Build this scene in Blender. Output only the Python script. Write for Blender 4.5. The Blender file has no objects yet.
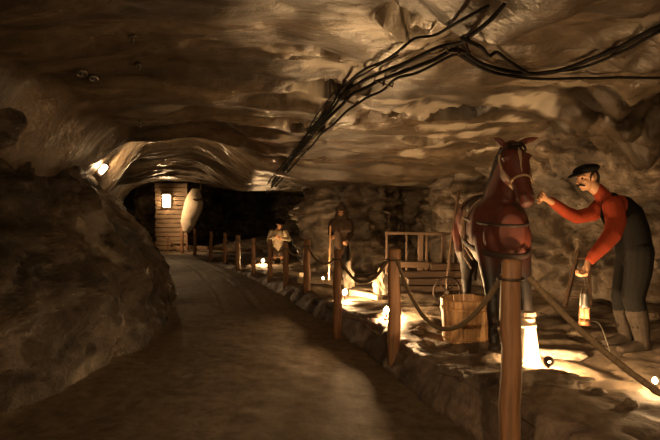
import bpy, bmesh, math, random
import numpy as np
from mathutils import Vector, Matrix
from mathutils.bvhtree import BVHTree

random.seed(7)
SC = bpy.context.scene
COL = SC.collection
F, HY, CZ = 560.0, 205.0, 1.65          # focal length in px, horizon row, eye height


def P(px, py, Y):
    """point at distance Y that the camera at the origin sees at (px, py)"""
    return Vector(((px - 330) * Y / F, Y, CZ - (py - HY) * Y / F))


# ------------------------------------------------------------------ noise
def _h(ix, iy, iz, seed):
    n = (ix * 374761393 + iy * 668265263 + iz * 2147483647 + seed * 974711) & 0xFFFFFFFF
    n = ((n ^ (n >> 13)) * 1274126177) & 0xFFFFFFFF
    n = ((n ^ (n >> 16)) * 2246822519) & 0xFFFFFFFF
    return ((n ^ (n >> 15)) & 0xFFFFFF) / float(0xFFFFFF) * 2 - 1


def vnoise(x, y, z, seed=0):
    x = np.asarray(x, float); y = np.asarray(y, float) + 0 * x; z = np.asarray(z, float) + 0 * x
    ix, iy, iz = np.floor(x).astype(np.int64), np.floor(y).astype(np.int64), np.floor(z).astype(np.int64)
    fx, fy, fz = x - ix, y - iy, z - iz
    u, v, w = [f * f * f * (f * (f * 6 - 15) + 10) for f in (fx, fy, fz)]
    r = 0
    for a in (0, 1):
        for b in (0, 1):
            for c in (0, 1):
                wt = (u if a else 1 - u) * (v if b else 1 - v) * (w if c else 1 - w)
                r = r + wt * _h(ix + a, iy + b, iz + c, seed)
    return r


def fbm(x, y, z, octv=4, seed=0, gain=.5, ridged=False):
    r, amp, f = 0, 1.0, 1.0
    for k in range(octv):
        n = vnoise(x * f + 13.7 * k, y * f + 5.1 * k, z * f + 9.3 * k, seed + k)
        if ridged:
            n = 1 - 2 * np.abs(n)
        r = r + amp * n
        amp *= gain; f *= 2.03
    return r


def smooth(a, b, t):
    t = np.clip((t - a) / (b - a), 0, 1)
    return t * t * (3 - 2 * t)


# ------------------------------------------------------------------ materials
def nodes(name):
    m = bpy.data.materials.new(name); m.use_nodes = True
    nt = m.node_tree; nt.nodes.clear()
    out = nt.nodes.new('ShaderNodeOutputMaterial'); b = nt.nodes.new('ShaderNodeBsdfPrincipled')
    nt.links.new(b.outputs[0], out.inputs[0])
    return m, nt, b


def ramp(nt, src, stops):
    r = nt.nodes.new('ShaderNodeValToRGB'); nt.links.new(src, r.inputs[0])
    e = r.color_ramp.elements
    while len(e) < len(stops): e.new(.5)
    for k, (p, c) in enumerate(stops):
        e[k].position = p; e[k].color = (*c, 1) if len(c) == 3 else c
    return r.outputs[0]


def ntex(nt, co, scale, detail=6, rough=.55, dist=0, kind='ShaderNodeTexNoise'):
    n = nt.nodes.new(kind); nt.links.new(co, n.inputs['Vector']); n.inputs['Scale'].default_value = scale
    if kind == 'ShaderNodeTexNoise':
        n.inputs['Detail'].default_value = detail; n.inputs['Roughness'].default_value = rough
        n.inputs['Distortion'].default_value = dist
        return n.outputs[0]
    return n.outputs[0]


def coords(nt, scale=(1, 1, 1), rot=(0, 0, 0)):
    t = nt.nodes.new('ShaderNodeTexCoord'); mp = nt.nodes.new('ShaderNodeMapping')
    mp.inputs['Scale'].default_value = scale; mp.inputs['Rotation'].default_value = rot
    nt.links.new(t.outputs['Object'], mp.inputs[0])
    return mp.outputs[0]


def bump(nt, b, src, dist, strength=1.0, prev=None):
    n = nt.nodes.new('ShaderNodeBump'); n.inputs['Distance'].default_value = dist
    n.inputs['Strength'].default_value = strength
    nt.links.new(src, n.inputs['Height'])
    if prev is not None: nt.links.new(prev, n.inputs['Normal'])
    nt.links.new(n.outputs[0], b.inputs['Normal'])
    return n.outputs[0]


def mixc(nt, fac, a, b):
    m = nt.nodes.new('ShaderNodeMix'); m.data_type = 'RGBA'
    if isinstance(fac, float): m.inputs[0].default_value = fac
    else: nt.links.new(fac, m.inputs[0])
    for s, k in ((a, 6), (b, 7)):
        if isinstance(s, tuple): m.inputs[k].default_value = (*s, 1)
        else: nt.links.new(s, m.inputs[k])
    return m.outputs[2]


def rock_mat(name, dark, mid, light, rough=(.32, .7), scale=(1, 1, 1), rot=(0, 0, 0), bumpy=1.0, pale=(.62, .55, .45), spec=.5):
    m, nt, b = nodes(name)
    co = coords(nt, scale, rot); co1 = coords(nt)
    n1 = ntex(nt, co, 1.3, 8, .6, .6); n2 = ntex(nt, co1, 9, 6, .65); n3 = ntex(nt, co1, 45, 3, .6)
    c = ramp(nt, n1, [(.32, dark), (.5, mid), (.72, light)])
    sp = ramp(nt, n2, [(.35, (.45, .42, .4)), (.6, (1, 1, 1))])
    mm = nt.nodes.new('ShaderNodeMix'); mm.data_type = 'RGBA'; mm.blend_type = 'MULTIPLY'; mm.inputs[0].default_value = .75
    nt.links.new(c, mm.inputs[6]); nt.links.new(sp, mm.inputs[7])
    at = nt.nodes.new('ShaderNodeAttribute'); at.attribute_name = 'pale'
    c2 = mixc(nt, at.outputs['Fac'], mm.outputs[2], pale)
    nt.links.new(c2, b.inputs['Base Color'])
    rr = ramp(nt, n1, [(.35, (rough[1],) * 3), (.65, (rough[0],) * 3)])
    nt.links.new(rr, b.inputs['Roughness'])
    b.inputs['Specular IOR Level'].default_value = spec
    p = bump(nt, b, n1, .10 * bumpy, .8)
    p = bump(nt, b, n2, .025 * bumpy, .8, p)
    bump(nt, b, n3, .006 * bumpy, .7, p)
    return m


def plain(name, col, rough=.6, var=.25, scale=12, bumpd=.002, metal=0, stretch=(1, 1, 1), coat=0):
    m, nt, b = nodes(name)
    co = coords(nt, stretch)
    n = ntex(nt, co, scale, 6, .6, .3)
    lo = tuple(c * (1 - var) for c in col); hi = tuple(min(1, c * (1 + var)) for c in col)
    nt.links.new(ramp(nt, n, [(.3, lo), (.7, hi)]), b.inputs['Base Color'])
    b.inputs['Roughness'].default_value = rough; b.inputs['Metallic'].default_value = metal
    b.inputs['Coat Weight'].default_value = coat
    bump(nt, b, n, bumpd, .6)
    return m


def wood(name, col, rough=.6, axis=2, var=.45, scale=7):
    s = [14, 14, 14]; s[axis] = 1.2
    return plain(name, col, rough, var, scale * .3, .006, 0, tuple(s))


def glow(name, col, strength):
    m, nt, b = nodes(name)
    b.inputs['Base Color'].default_value = (*col, 1)
    b.inputs['Emission Color'].default_value = (*col, 1); b.inputs['Emission Strength'].default_value = strength
    return m


WARM = (1.0, .60, .27)
M = {}
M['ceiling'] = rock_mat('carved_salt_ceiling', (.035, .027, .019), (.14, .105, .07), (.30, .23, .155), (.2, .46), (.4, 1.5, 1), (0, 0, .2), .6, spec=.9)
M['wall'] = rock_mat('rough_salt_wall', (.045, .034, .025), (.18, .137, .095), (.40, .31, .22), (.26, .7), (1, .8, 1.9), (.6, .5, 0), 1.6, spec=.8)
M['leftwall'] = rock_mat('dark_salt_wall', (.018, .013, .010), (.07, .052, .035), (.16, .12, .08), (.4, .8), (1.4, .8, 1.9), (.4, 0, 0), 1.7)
M['earth'] = rock_mat('trodden_salt_earth', (.09, .07, .05), (.2, .155, .11), (.3, .24, .17), (.6, .9), (1, 1, 1), (0, 0, 0), .6)
M['path'] = rock_mat('worn_path_surface', (.11, .083, .058), (.165, .127, .088), (.21, .16, .115), (.7, .88), (.5, .35, 1), (0, 0, -.2), .2, spec=.2)
M['kerb'] = rock_mat('kerb_stone', (.045, .035, .03), (.15, .11, .085), (.28, .21, .16), (.5, .85), (1.6, 1.6, .7), (0, 0, 0), .8)
M['salt'] = rock_mat('pale_rock_salt', (.35, .28, .2), (.6, .52, .42), (.78, .7, .6), (.35, .6), (2, 2, 2), (0, 0, 0), .5)
M['post'] = wood('aged_post_wood', (.21, .108, .052))
M['oldwood'] = wood('old_dark_wood', (.12, .075, .045), axis=0)
M['oldwood_v'] = wood('old_dark_wood_upright', (.13, .08, .05), axis=2)
M['tub'] = wood('tub_wood', (.78, .42, .20), .55)
M['palewood'] = wood('pale_scrubbed_wood', (.68, .55, .40), .55, var=.2)
M['plank'] = wood('wall_plank_wood', (.30, .20, .12), axis=0)
M['rope'] = plain('hemp_rope', (.20, .145, .09), .9, .35, 60, .004)
M['cable'] = plain('black_cable', (.013, .011, .010), .85, .3, 30)
M['iron'] = plain('rusty_iron', (.07, .05, .04), .5, .4, 30, .002, .6)
M['steel'] = plain('dull_steel', (.35, .33, .3), .35, .2, 30, .001, .9)
M['brass'] = plain('worn_brass', (.34, .17, .08), .5, .2, 30, .001, .8)
M['leather'] = plain('harness_leather', (.035, .02, .015), .75, .3, 40)
M['palestrap'] = plain('pale_webbing', (.36, .25, .16), .7, .25, 50)
M['mane'] = plain('black_horsehair', (.018, .012, .010), .55, .4, 40, .01, 0, (4, 4, .6))
M['hoof'] = plain('dark_hoof', (.04, .03, .025), .5)
M['skin'] = plain('painted_skin', (.62, .34, .19), .5, .1, 20, .001)
M['sweater'] = plain('red_knit_sweater', (.30, .048, .020), .85, .22, 90, .004)
M['vest'] = plain('black_wool_vest', (.009, .008, .0075), .9, .3, 60, .003)
M['trouser'] = plain('charcoal_trouser_cloth', (.012, .011, .010), .9, .3, 50, .004)
M['boot'] = plain('dusty_leather_boot', (.05, .039, .03), .7, .3, 30, .003)
M['hair'] = plain('dark_hair', (.02, .014, .01), .7, .3, 60, .004)
M['linen'] = plain('pale_linen', (.72, .6, .43), .9, .15, 30, .004)
M['cape'] = plain('dark_brown_cape', (.075, .05, .036), .9, .3, 25, .005)
M['sack'] = plain('pale_sackcloth', (.55, .46, .35), .85, .18, 20, .006)
for k_ in ('sweater', 'vest', 'trouser', 'boot', 'cape', 'hair', 'mane', 'cable', 'rope', 'linen'):
    M[k_].node_tree.nodes['Principled BSDF'].inputs['Specular IOR Level'].default_value = .15
M['bulb'] = glow('lamp_bulb', WARM, 330)
M['flame'] = glow('lantern_flame', (1.0, .42, .12), 1.6)


# ------------------------------------------------------------------ object helpers
def mesh_obj(name, me, mat, parent=None, smooth_=True):
    o = bpy.data.objects.new(name, me); COL.objects.link(o)
    if mat is not None: me.materials.append(mat)
    if smooth_:
        me.polygons.foreach_set('use_smooth', [True] * len(me.polygons))
    if parent is not None:
        o.parent = parent
        o.matrix_parent_inverse = Matrix.Identity(4)
        o.location = -parent.location if parent.parent is None and parent.type == 'EMPTY' else (0, 0, 0)
    return o


def obj(name, bm, mat, parent=None, smooth_=False):
    me = bpy.data.meshes.new(name)
    bmesh.ops.recalc_face_normals(bm, faces=bm.faces[:])
    bm.to_mesh(me); bm.free()
    return mesh_obj(name, me, mat, parent, smooth_)


def tag(o, label, cat, group=None, kind=None):
    if label: o['label'] = label
    if cat: o['category'] = cat
    if group: o['group'] = group
    if kind: o['kind'] = kind
    return o


def thing(name, label, cat, loc=(0, 0, 0), group=None):
    o = bpy.data.objects.new(name, None); COL.objects.link(o); o.location = loc
    o.empty_display_size = .1
    return tag(o, label, cat, group)


def BM(): return bmesh.new()


def frame(d):
    d = d.normalized()
    a = Vector((0, 0, 1)) if abs(d.z) < .9 else Vector((0, 1, 0))
    s = d.cross(a).normalized()
    return s, s.cross(d).normalized()


def tube(bm, pts, radii, seg=12, side=None, dome=True):
    """tapered tube with elliptic rings; radii: number or (along side, along the other)"""
    pts = [Vector(p) for p in pts]; n = len(pts)
    rad = [(r, r) if not isinstance(r, (tuple, list)) else r for r in radii]
    dirs = []
    for i in range(n):
        a = pts[max(0, i - 1)]; b = pts[min(n - 1, i + 1)]
        dirs.append((b - a).normalized())
    s, t = frame(dirs[0])
    if side is not None:
        s = Vector(side); s = (s - dirs[0] * s.dot(dirs[0])).normalized()
    rings = []
    sides = []
    for i in range(n):
        s = (s - dirs[i] * s.dot(dirs[i]))
        s = s.normalized() if s.length > 1e-5 else frame(dirs[i])[0]
        sides.append((s.copy(), s.cross(dirs[i]).normalized()))
    ext = []
    if dome:
        for k, f in ((1.0, .0), (.75, .66), (.4, .92)): ext.append((k, f))
    seq = []
    if dome:
        for k, f in ext[0:]:
            seq.append((pts[0] - dirs[0] * (k * min(rad[0])), (rad[0][0] * f, rad[0][1] * f), 0))
        seq = seq[1:] if True else seq
    for i in range(n): seq.append((pts[i], rad[i], i))
    if dome:
        for k, f in reversed(ext[1:]):
            seq.append((pts[-1] + dirs[-1] * (k * min(rad[-1])), (rad[-1][0] * f, rad[-1][1] * f), n - 1))
    for p, r, i in seq:
        u, v = sides[i]
        rings.append([bm.verts.new(p + u * (r[0] * math.cos(2 * math.pi * k / seg)) + v * (r[1] * math.sin(2 * math.pi * k / seg))) for k in range(seg)])
    for a, b in zip(rings[:-1], rings[1:]):
        for k in range(seg):
            bm.faces.new((a[k], a[(k + 1) % seg], b[(k + 1) % seg], b[k]))
    bm.faces.new(rings[0][::-1]); bm.faces.new(rings[-1])
    return bm


def ell(bm, c, r, rot=None, seg=16):
    m = Matrix.Translation(Vector(c)) @ (rot.to_4x4() if rot is not None else Matrix.Identity(4)) @ Matrix.Diagonal((*r, 1))
    bmesh.ops.create_uvsphere(bm, u_segments=seg, v_segments=max(6, seg // 2 + 2), radius=1, matrix=m)
    return bm


def box(bm, c, s, rot=None, bev=0):
    m = Matrix.Translation(Vector(c)) @ (rot.to_4x4() if rot is not None else Matrix.Identity(4)) @ Matrix.Diagonal((*s, 1))
    r = bmesh.ops.create_cube(bm, size=1, matrix=m)
    if bev:
        es = list({e for v in r['verts'] for e in v.link_edges})
        bmesh.ops.bevel(bm, geom=es, offset=bev, segments=2, affect='EDGES', profile=.6)
    return bm


def beam(bm, a, b, w, h, bev=.008, up=None):
    a, b = Vector(a), Vector(b); d = (b - a)
    s, t = frame(d)
    if up is not None:
        t = Vector(up); t = (t - d.normalized() * t.dot(d.normalized())).normalized(); s = d.normalized().cross(t)
    R = Matrix((s, t, d.normalized())).transposed()
    return box(bm, (a + b) / 2, (w, h, d.length), R, bev)


def catmull(pts, n=8):
    pts = [Vector(p) for p in pts]; out = []
    for i in range(len(pts) - 1):
        p0 = pts[max(0, i - 1)]; p1 = pts[i]; p2 = pts[i + 1]; p3 = pts[min(len(pts) - 1, i + 2)]
        for k in range(n):
            t = k / n
            out.append(.5 * ((2 * p1) + (p2 - p0) * t + (2 * p0 - 5 * p1 + 4 * p2 - p3) * t * t + (3 * p1 - p0 - 3 * p2 + p3) * t ** 3))
    out.append(pts[-1]); return out


def rmesh(name, bm, mat, parent=None, voxel=.012, sm=3, fac=.5):
    """join the closed shapes of bm into one continuous smooth surface"""
    me = bpy.data.meshes.new(name + '_raw')
    bmesh.ops.recalc_face_normals(bm, faces=bm.faces[:])
    bm.to_mesh(me); bm.free()
    o = bpy.data.objects.new(name + '_raw', me); COL.objects.link(o)
    md = o.modifiers.new('r', 'REMESH'); md.mode = 'VOXEL'; md.voxel_size = voxel
    if sm:
        s = o.modifiers.new('s', 'SMOOTH'); s.iterations = sm; s.factor = fac
    dg = bpy.context.evaluated_depsgraph_get(); dg.update()
    new = bpy.data.meshes.new_from_object(o.evaluated_get(dg))
    bpy.data.objects.remove(o); bpy.data.meshes.remove(me)
    new.name = name
    new.materials.clear()
    return mesh_obj(name, new, mat, parent, True)


def grid_mesh(name, X, Y, Z, mat, attrs=None, kind='structure', flip=False, mask=None):
    """X, Y, Z 2-D arrays -> mesh"""
    r, c = X.shape
    co = np.stack([X, Y, Z], -1).reshape(-1, 3)
    i = np.arange(r * c).reshape(r, c)
    q = np.stack([i[:-1, :-1], i[:-1, 1:], i[1:, 1:], i[1:, :-1]], -1).reshape(-1, 4)
    if mask is not None: q = q[mask[:-1, :-1].reshape(-1)]
    if flip: q = q[:, ::-1]
    used = np.unique(q); remap = -np.ones(r * c, np.int64); remap[used] = np.arange(len(used))
    q = remap[q]; co = co[used]
    me = bpy.data.meshes.new(name)
    me.vertices.add(len(co)); me.vertices.foreach_set('co', co.reshape(-1))
    me.loops.add(q.size); me.loops.foreach_set('vertex_index', q.reshape(-1).astype(np.int32))
    me.polygons.add(len(q))
    me.polygons.foreach_set('loop_start', (np.arange(len(q)) * 4).astype(np.int32))
    me.update(calc_edges=True)
    for k, v in (attrs or {}).items():
        a = me.attributes.new(k, 'FLOAT', 'POINT'); a.data.foreach_set('value', v.reshape(-1)[used].astype(np.float32))
    o = mesh_obj(name, me, mat)
    if kind: o['kind'] = kind
    SHELL[name] = (co, q)
    return o


SHELL = {}


def interp(x, tab):
    t = np.array(tab, float)
    return np.interp(x, t[:, 0], t[:, 1])


# ------------------------------------------------------------------ the cave
# plan curves of the two walls, seen from above
LEFT = catmull([(-2.9, -3, 0), (-3.0, 0, 0), (-2.85, 2.4, 0), (-2.6, 3.6, 0), (-2.48, 4.7, 0), (-2.33, 5.9, 0), (-2.28, 7.1, 0), (-2.45, 8.2, 0),
                (-2.75, 9.6, 0), (-3.6, 11.4, 0), (-4.8, 14, 0), (-6.0, 17, 0), (-6.7, 20.2, 0), (-7.4, 22, 0)], 24)
RIGHT = catmull([(4.6, -3, 0), (5.2, 0, 0), (5.5, 2, 0), (5.1, 4.5, 0), (4.75, 6, 0), (4.35, 7.2, 0), (3.7, 8.0, 0), (3.05, 8.6, 0), (2.65, 9.5, 0),
                 (2.5, 11, 0), (2.6, 13.0, 0), (2.0, 14.2, 0), (1.45, 13.6, 0), (1.15, 12.7, 0), (.5, 12.5, 0), (-.15, 12.7, 0), (-.45, 13.2, 0), (-.2, 15, 0),
                 (-.1, 17.3, 0), (.2, 21, 0), (-.3, 26, 0), (-2.5, 30, 0), (-5, 29.5, 0), (-5.95, 25, 0), (-5.95, 22, 0), (-7.5, 21.4, 0)], 24)


def resample(pts, step):
    p = np.array([[v.x, v.y] for v in pts]); d = np.r_[0, np.cumsum(np.hypot(*np.diff(p, axis=0).T))]
    s = np.arange(0, d[-1], step)
    return np.stack([np.interp(s, d, p[:, 0]), np.interp(s, d, p[:, 1])], 1)


def plan_normals(p, w=12):
    t = np.gradient(p, axis=0)
    k = np.ones(2 * w + 1) / (2 * w + 1)
    t = np.stack([np.convolve(np.pad(t[:, j], w, mode='edge'), k, 'valid') for j in (0, 1)], 1)
    t /= np.linalg.norm(t, axis=1)[:, None]
    return np.stack([t[:, 1], -t[:, 0]], 1)       # to the right of travel


CURB = [(-3, 3.6), (0, 2.6), (2, 1.95), (3.2, 1.42), (3.93, 1.12), (4.7, .86), (5.2, .73), (6.2, .5), (7.4, .13), (9.4, -.55), (10.6, -.95), (12.6, -1.72),
        (13.8, -2.2), (15.3, -2.93), (19, -4.75), (20.2, -5.5), (23, -7)]
LEDGE = [(-3, .32), (6, .30), (9, .22), (12, .12), (14, .05), (18, .0), (24, 0)]


def curb_x(y): return interp(y, CURB)


def ledge_z(x, y):
    b = interp(y, LEDGE)
    d = x - curb_x(y)
    z = b + .05 * fbm(x * .8, y * .8, 0, 3, 41) + .03 * fbm(x * 3, y * 3, 0, 3, 44)
    z = z + .10 * smooth(1.8, 4.0, d) * (y > 0)
    return z


HL = [(-4, 2.9), (7, 2.92), (9, 2.92), (11, 2.82), (13, 2.66), (16, 2.55), (20, 2.5), (24, 2.5)]
HC = [(-4, 3.25), (2, 3.15), (4, 3.05), (5.5, 2.95), (7, 2.72), (8.5, 2.45), (10, 2.24), (12, 2.05), (14, 2.05), (16, 2.12), (20, 2.42), (24, 2.4)]
_L = resample(LEFT, .15)


def left_dist(x, y):
    """signed distance inward from the foot of the left wall"""
    lx = np.interp(y, _L[:, 1], _L[:, 0])
    return (x - lx) * .93


def H0(x, y):
    z = interp(y, HC)
    z = z + (interp(y, HL) - z) * smooth(-.7, -2.0, x + .25 * (y - 8)) * smooth(6.0, 7.6, y)
    s = left_dist(x, y)
    z = z - .15 * smooth(.8, -.5, s) - .9 * smooth(-.3, -1.15, s)
    # the rib where the front hall ends and the arch of the side gallery begins
    yr = 7.7 + .25 * (x + 2.5)
    z = z - .26 * np.exp(-((y - yr) / .24) ** 2) * smooth(-.3, -1.6, x) * smooth(-1.1, -.5, s)
    # right hand side: great overhanging shoulder of rock
    z = z - .35 * smooth(2.2, 4.8, x) * smooth(2.5, 6.5, y)
    z = z - .22 * np.exp(-(((x - .95) * .75 + (y - 4.2) * .35) / .25) ** 2) * smooth(5.4, 3.4, y)
    return z


def hit0(px, py):
    d = np.array([(px - 330) / F, 1, -(py - HY) / F])
    t = np.linspace(1, 22, 4000)
    x, y, z = d[0] * t, t, CZ + d[2] * t
    k = np.argmax(z > H0(x, y))
    return x[k], y[k]


# hollows left by the salt cutters: px, py, half width, half depth, depth, turn
PITS = [(322, 90, .42, .10, .20, 0), (293, 68, .16, .08, .12, 0), (390, 18, .16, .10, .16, .3), (407, 33, .20, .11, .14, .3), (296, 119, .14, .10, .16, 0),
        (313, 121, .17, .12, .18, 0), (382, 108, .30, .10, .15, -.2), (424, 132, .26, .16, .2, .2), (465, 106, .42, .14, .22, -.15), (298, 142, .15, .1, .12, 0),
        (340, 60, .3, .06, .08, .1), (270, 98, .5, .12, .10, 0), (240, 118, .7, .16, .12, 0), (205, 140, .6, .2, .10, 0), (470, 150, .3, .12, .15, -.3),
        (500, 172, .25, .12, .15, -.3), (250, 150, .5, .3, .1, 0), (225, 172, .7, .3, .10, 0)]
HIGHLIGHTS = [(348, 74, .30, .09), (407, 36, .30, .12), (368, 62, .1, .05), (305, 96, .16, .06), (280, 118, .2, .06), (411, 147, .09, .12), (438, 118, .22, .04),  # highlights on the wet ceiling, painted into its colour as pale patches
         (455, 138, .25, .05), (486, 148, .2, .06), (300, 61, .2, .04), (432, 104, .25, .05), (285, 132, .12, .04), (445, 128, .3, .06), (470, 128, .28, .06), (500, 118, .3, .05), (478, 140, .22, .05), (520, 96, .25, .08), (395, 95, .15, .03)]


def build_ceiling():
    st = .05
    xs = np.arange(-8.6, 6.4, st); ys = np.r_[np.arange(-3, 20, st), np.arange(20, 30.8, .12)]
    X, Y = np.meshgrid(xs, ys)
    Z = H0(X, Y)
    wx = .35 * fbm(X * .5, Y * .5, 0, 2, 3); wy = .35 * fbm(X * .5 + 9, Y * .5, 0, 2, 5)
    a = .22
    U = (X + wx) * math.cos(a) + (Y + wy) * math.sin(a); V = -(X + wx) * math.sin(a) + (Y + wy) * math.cos(a)
    flow = fbm(U * .38, V * 1.05, 0, 4, 11, .48)
    rid = fbm(U * .5, V * 1.3, 4, 3, 17, .5, True)
    rough = smooth(1.6, 3.2, X - .12 * Y + .5)
    Z = Z + .12 * flow - .022 * rid - .016 * fbm(X * 2.6, Y * 2.6, 0, 3, 21) * (1 + 1.2 * rough)
    Z = Z - .17 * rough * fbm(X * 1.2, Y * 1.2, 3, 5, 25, .58, True)
    Z = Z + .16 * rough * np.exp(-(fbm(X * 1.1, Y * 1.1, 6, 3, 28, .5) / .07) ** 2)
    # scooped facets
    sc = np.abs(fbm(U * .9 + 3, V * 2.4, 1, 2, 31))
    Z = Z + .035 * (1 - smooth(0, .5, sc)) * (1 - rough)
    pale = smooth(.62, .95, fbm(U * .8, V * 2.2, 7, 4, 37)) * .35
    for (px, py, sx, sy, dep, rot) in PITS:
        cx, cy = hit0(px, py)
        dx, dy = X - cx, Y - cy
        u = dx * math.cos(rot) + dy * math.sin(rot); v = -dx * math.sin(rot) + dy * math.cos(rot)
        rr = np.sqrt((u / sx) ** 2 + (v / sy) ** 2) + .25 * fbm(X * 5, Y * 5, 2, 3, 51)
        Z = Z + (1.3 * dep * np.exp(-(rr / .8) ** 2) if sx >= .5 else 1.6 * dep * (1 - smooth(.7, 1.0, rr)) - .035 * np.exp(-((rr - 1.15) / .2) ** 2))
    for (px, py, sx, sy) in HIGHLIGHTS:
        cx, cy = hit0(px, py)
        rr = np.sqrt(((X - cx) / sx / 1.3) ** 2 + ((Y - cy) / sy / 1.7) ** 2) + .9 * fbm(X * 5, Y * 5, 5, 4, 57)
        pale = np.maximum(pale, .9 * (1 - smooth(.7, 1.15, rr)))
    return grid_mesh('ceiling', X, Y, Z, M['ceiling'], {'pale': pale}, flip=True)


LPROF = [(-.4, -.05), (0, 0), (.3, .06), (.66, .2), (.97, .40), (1.3, .66), (1.65, .92), (2.0, 1.05), (2.5, 1.12), (3.3, 1.2)]
LPROF_NEAR = [(-.4, -.05), (0, 0), (.4, .12), (.9, .35), (1.3, .62), (1.8, .95), (2.2, 1.05), (2.6, 1.0), (3.5, .6)]
RPROF = [(-.4, -.1), (.3, 0), (1.2, 0), (1.7, -.06), (2.2, -.25), (2.7, -.6), (3.3, -1.15)]


def build_wall(name, plan, prof, mat, side, seed, amp, prof2=None, ztop=3.3):
    p = resample(plan, .05); n = plan_normals(p) * side       # n points outward, into the rock
    zs = np.arange(-.35, ztop, .045)
    S, Zg = np.meshgrid(np.arange(len(p)), zs)
    o = interp(Zg, prof)
    px_, py_ = p[S, 0], p[S, 1]
    if prof2 is not None:
        w = smooth(7.5, 4.5, py_)
        o = o * (1 - w) + interp(Zg, prof2) * w
    if name == 'wall_right':
        far = smooth(9, 11, py_)
        o = o * (1 - .75 * far)
    nx, ny = n[S, 0], n[S, 1]
    X, Y = px_ + nx * o, py_ + ny * o
    big = fbm(X * .55, Y * .55, Zg * .8, 3, seed, .5)
    rid = fbm(X * .9 + .6 * Zg, Y * .9, Zg * 1.5 - .5 * X, 4, seed + 9, .55, True)
    sm_ = fbm(X * 4, Y * 4, Zg * 5, 3, seed + 20, .6)
    d = amp * (.24 * big - (.19 if name == 'wall_right' else .12) * rid + .045 * sm_)
    cr = fbm(X * .9 + .7 * Zg, Y * .9, Zg * 1.1 - .6 * X, 3, seed + 50, .45)
    d = d + amp * .20 * np.exp(-(cr / .07) ** 2) * smooth(.1, .6, Zg)
    cr2 = fbm(X * 2.1 - 1.2 * Zg, Y * 2.1, Zg * 2.4 + X, 3, seed + 55, .5)
    d = d + amp * .07 * np.exp(-(cr2 / .09) ** 2)
    if name == 'wall_left':
        fade = .35 + .65 * smooth(9.5, 6, py_)
        d = d * (.55 + .45 * fade)
    damp = smooth(-.2, .5, Zg) * .7 + .3
    d = d * damp
    X, Y = X + nx * d, Y + ny * d
    Z = Zg + .05 * amp * fbm(X * 1.1, Y * 1.1, Zg, 3, seed + 30)
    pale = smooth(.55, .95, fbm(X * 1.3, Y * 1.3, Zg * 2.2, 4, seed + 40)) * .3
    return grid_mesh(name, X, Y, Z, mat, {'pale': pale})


ceiling = build_ceiling()
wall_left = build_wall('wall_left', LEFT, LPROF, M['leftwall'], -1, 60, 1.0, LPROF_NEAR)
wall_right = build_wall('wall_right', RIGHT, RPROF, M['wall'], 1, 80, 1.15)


def build_floor():
    ys = np.r_[np.arange(-3, 9, .05), np.arange(9, 22.5, .07)]
    u = np.linspace(0, 1, 110)
    U, Y = np.meshgrid(u, ys)
    lx = np.interp(Y, _L[:, 1], _L[:, 0]) - .6
    rx = curb_x(Y) + .12
    X = lx + (rx - lx) * U
    Z = .015 * fbm(X * .7, Y * .5, 0, 3, 71) + .006 * fbm(X * 5, Y * 5, 0, 2, 75)
    Z = Z + .12 * smooth(.45, 0, X - lx - .35) ** 1.5
    # worn rail grooves that swing with the path
    mid = curb_x(Y) - 1.3 + .06 * np.clip(Y - 9, 0, 6)
    for off in (.0, .55):
        dd = X - (mid + off)
        Z = Z - .02 * np.exp(-(dd / .05) ** 2) * smooth(8, 9.5, Y) + .009 * np.exp(-((np.abs(dd) - .11) / .04) ** 2) * smooth(8, 9.5, Y)
    return grid_mesh('floor', X, Y, Z, M['path'])


def build_ledge():
    ys = np.r_[np.arange(-3, 9, .045), np.arange(9, 30.5, .09)]
    u = np.linspace(0, 1, 190) ** 1.15
    U, Y = np.meshgrid(u, ys)
    lx = curb_x(Y) + .03
    rx = 7.2 + 0 * Y
    X = lx + (rx - lx) * U
    Z = ledge_z(X, Y)
    Z = Z + .025 * fbm(X * 1.6, Y * 5, 0, 3, 91, .5, True) * smooth(.1, .5, X - lx)
    Z = np.where(X - lx < .06, Z - .05, Z)
    return grid_mesh('floor_ledge', X, Y, Z, M['earth'])


build_floor()
build_ledge()


def build_kerb():
    ys = np.arange(-3, 20.4, .04)
    zs = np.linspace(-.1, 1, 16)
    V, Y = np.meshgrid(zs, ys)
    top = interp(Y, LEDGE) + .05 * fbm(curb_x(Y) * .8, Y * .8, 0, 3, 41) + .02
    Z = V * top
    X = curb_x(Y) + .16 * np.clip(V, 0, 1) - .06
    back = V > .93
    X = X + .10 * back
    # irregular upright stones
    cell = np.floor(Y / .22 + .25 * vnoise(Y * 1.1, 0, 0, 5)); fr = Y / .22 + .25 * vnoise(Y * 1.1, 0, 0, 5) - cell
    joint = np.exp(-((fr - .5) / .5) ** 8)
    X = X - .025 * smooth(11, 6.5, Y) * joint * (.6 + .5 * vnoise(cell * 3.3, 0, 0, 8)) * (V > 0.02) * (V < .93)
    X = X + .03 * fbm(X * 4, Y * 4, Z * 6, 3, 101, .55)
    pale = np.zeros_like(X)
    return grid_mesh('trim_1', X, Y, Z, M['kerb'])


build_kerb()

trees = []
for nm_, (co_, q_) in SHELL.items():
    trees.append((nm_, BVHTree.FromPolygons([tuple(c) for c in co_], [tuple(int(i) for i in f) for f in q_])))


def cast(px, py, only=None):
    d = Vector(((px - 330) / F, 1, -(py - HY) / F)).normalized(); best = None
    for nm, t in trees:
        if only and nm not in only: continue
        h = t.ray_cast(Vector((0, 0, CZ)), d)
        if h[0] is not None and (best is None or h[3] < best[3]): best = (h[0], h[1], nm, h[3])
    if best is None: return None
    n = best[1]
    if n.dot(d) > 0: n = -n
    return best[0], n, best[2]


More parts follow.
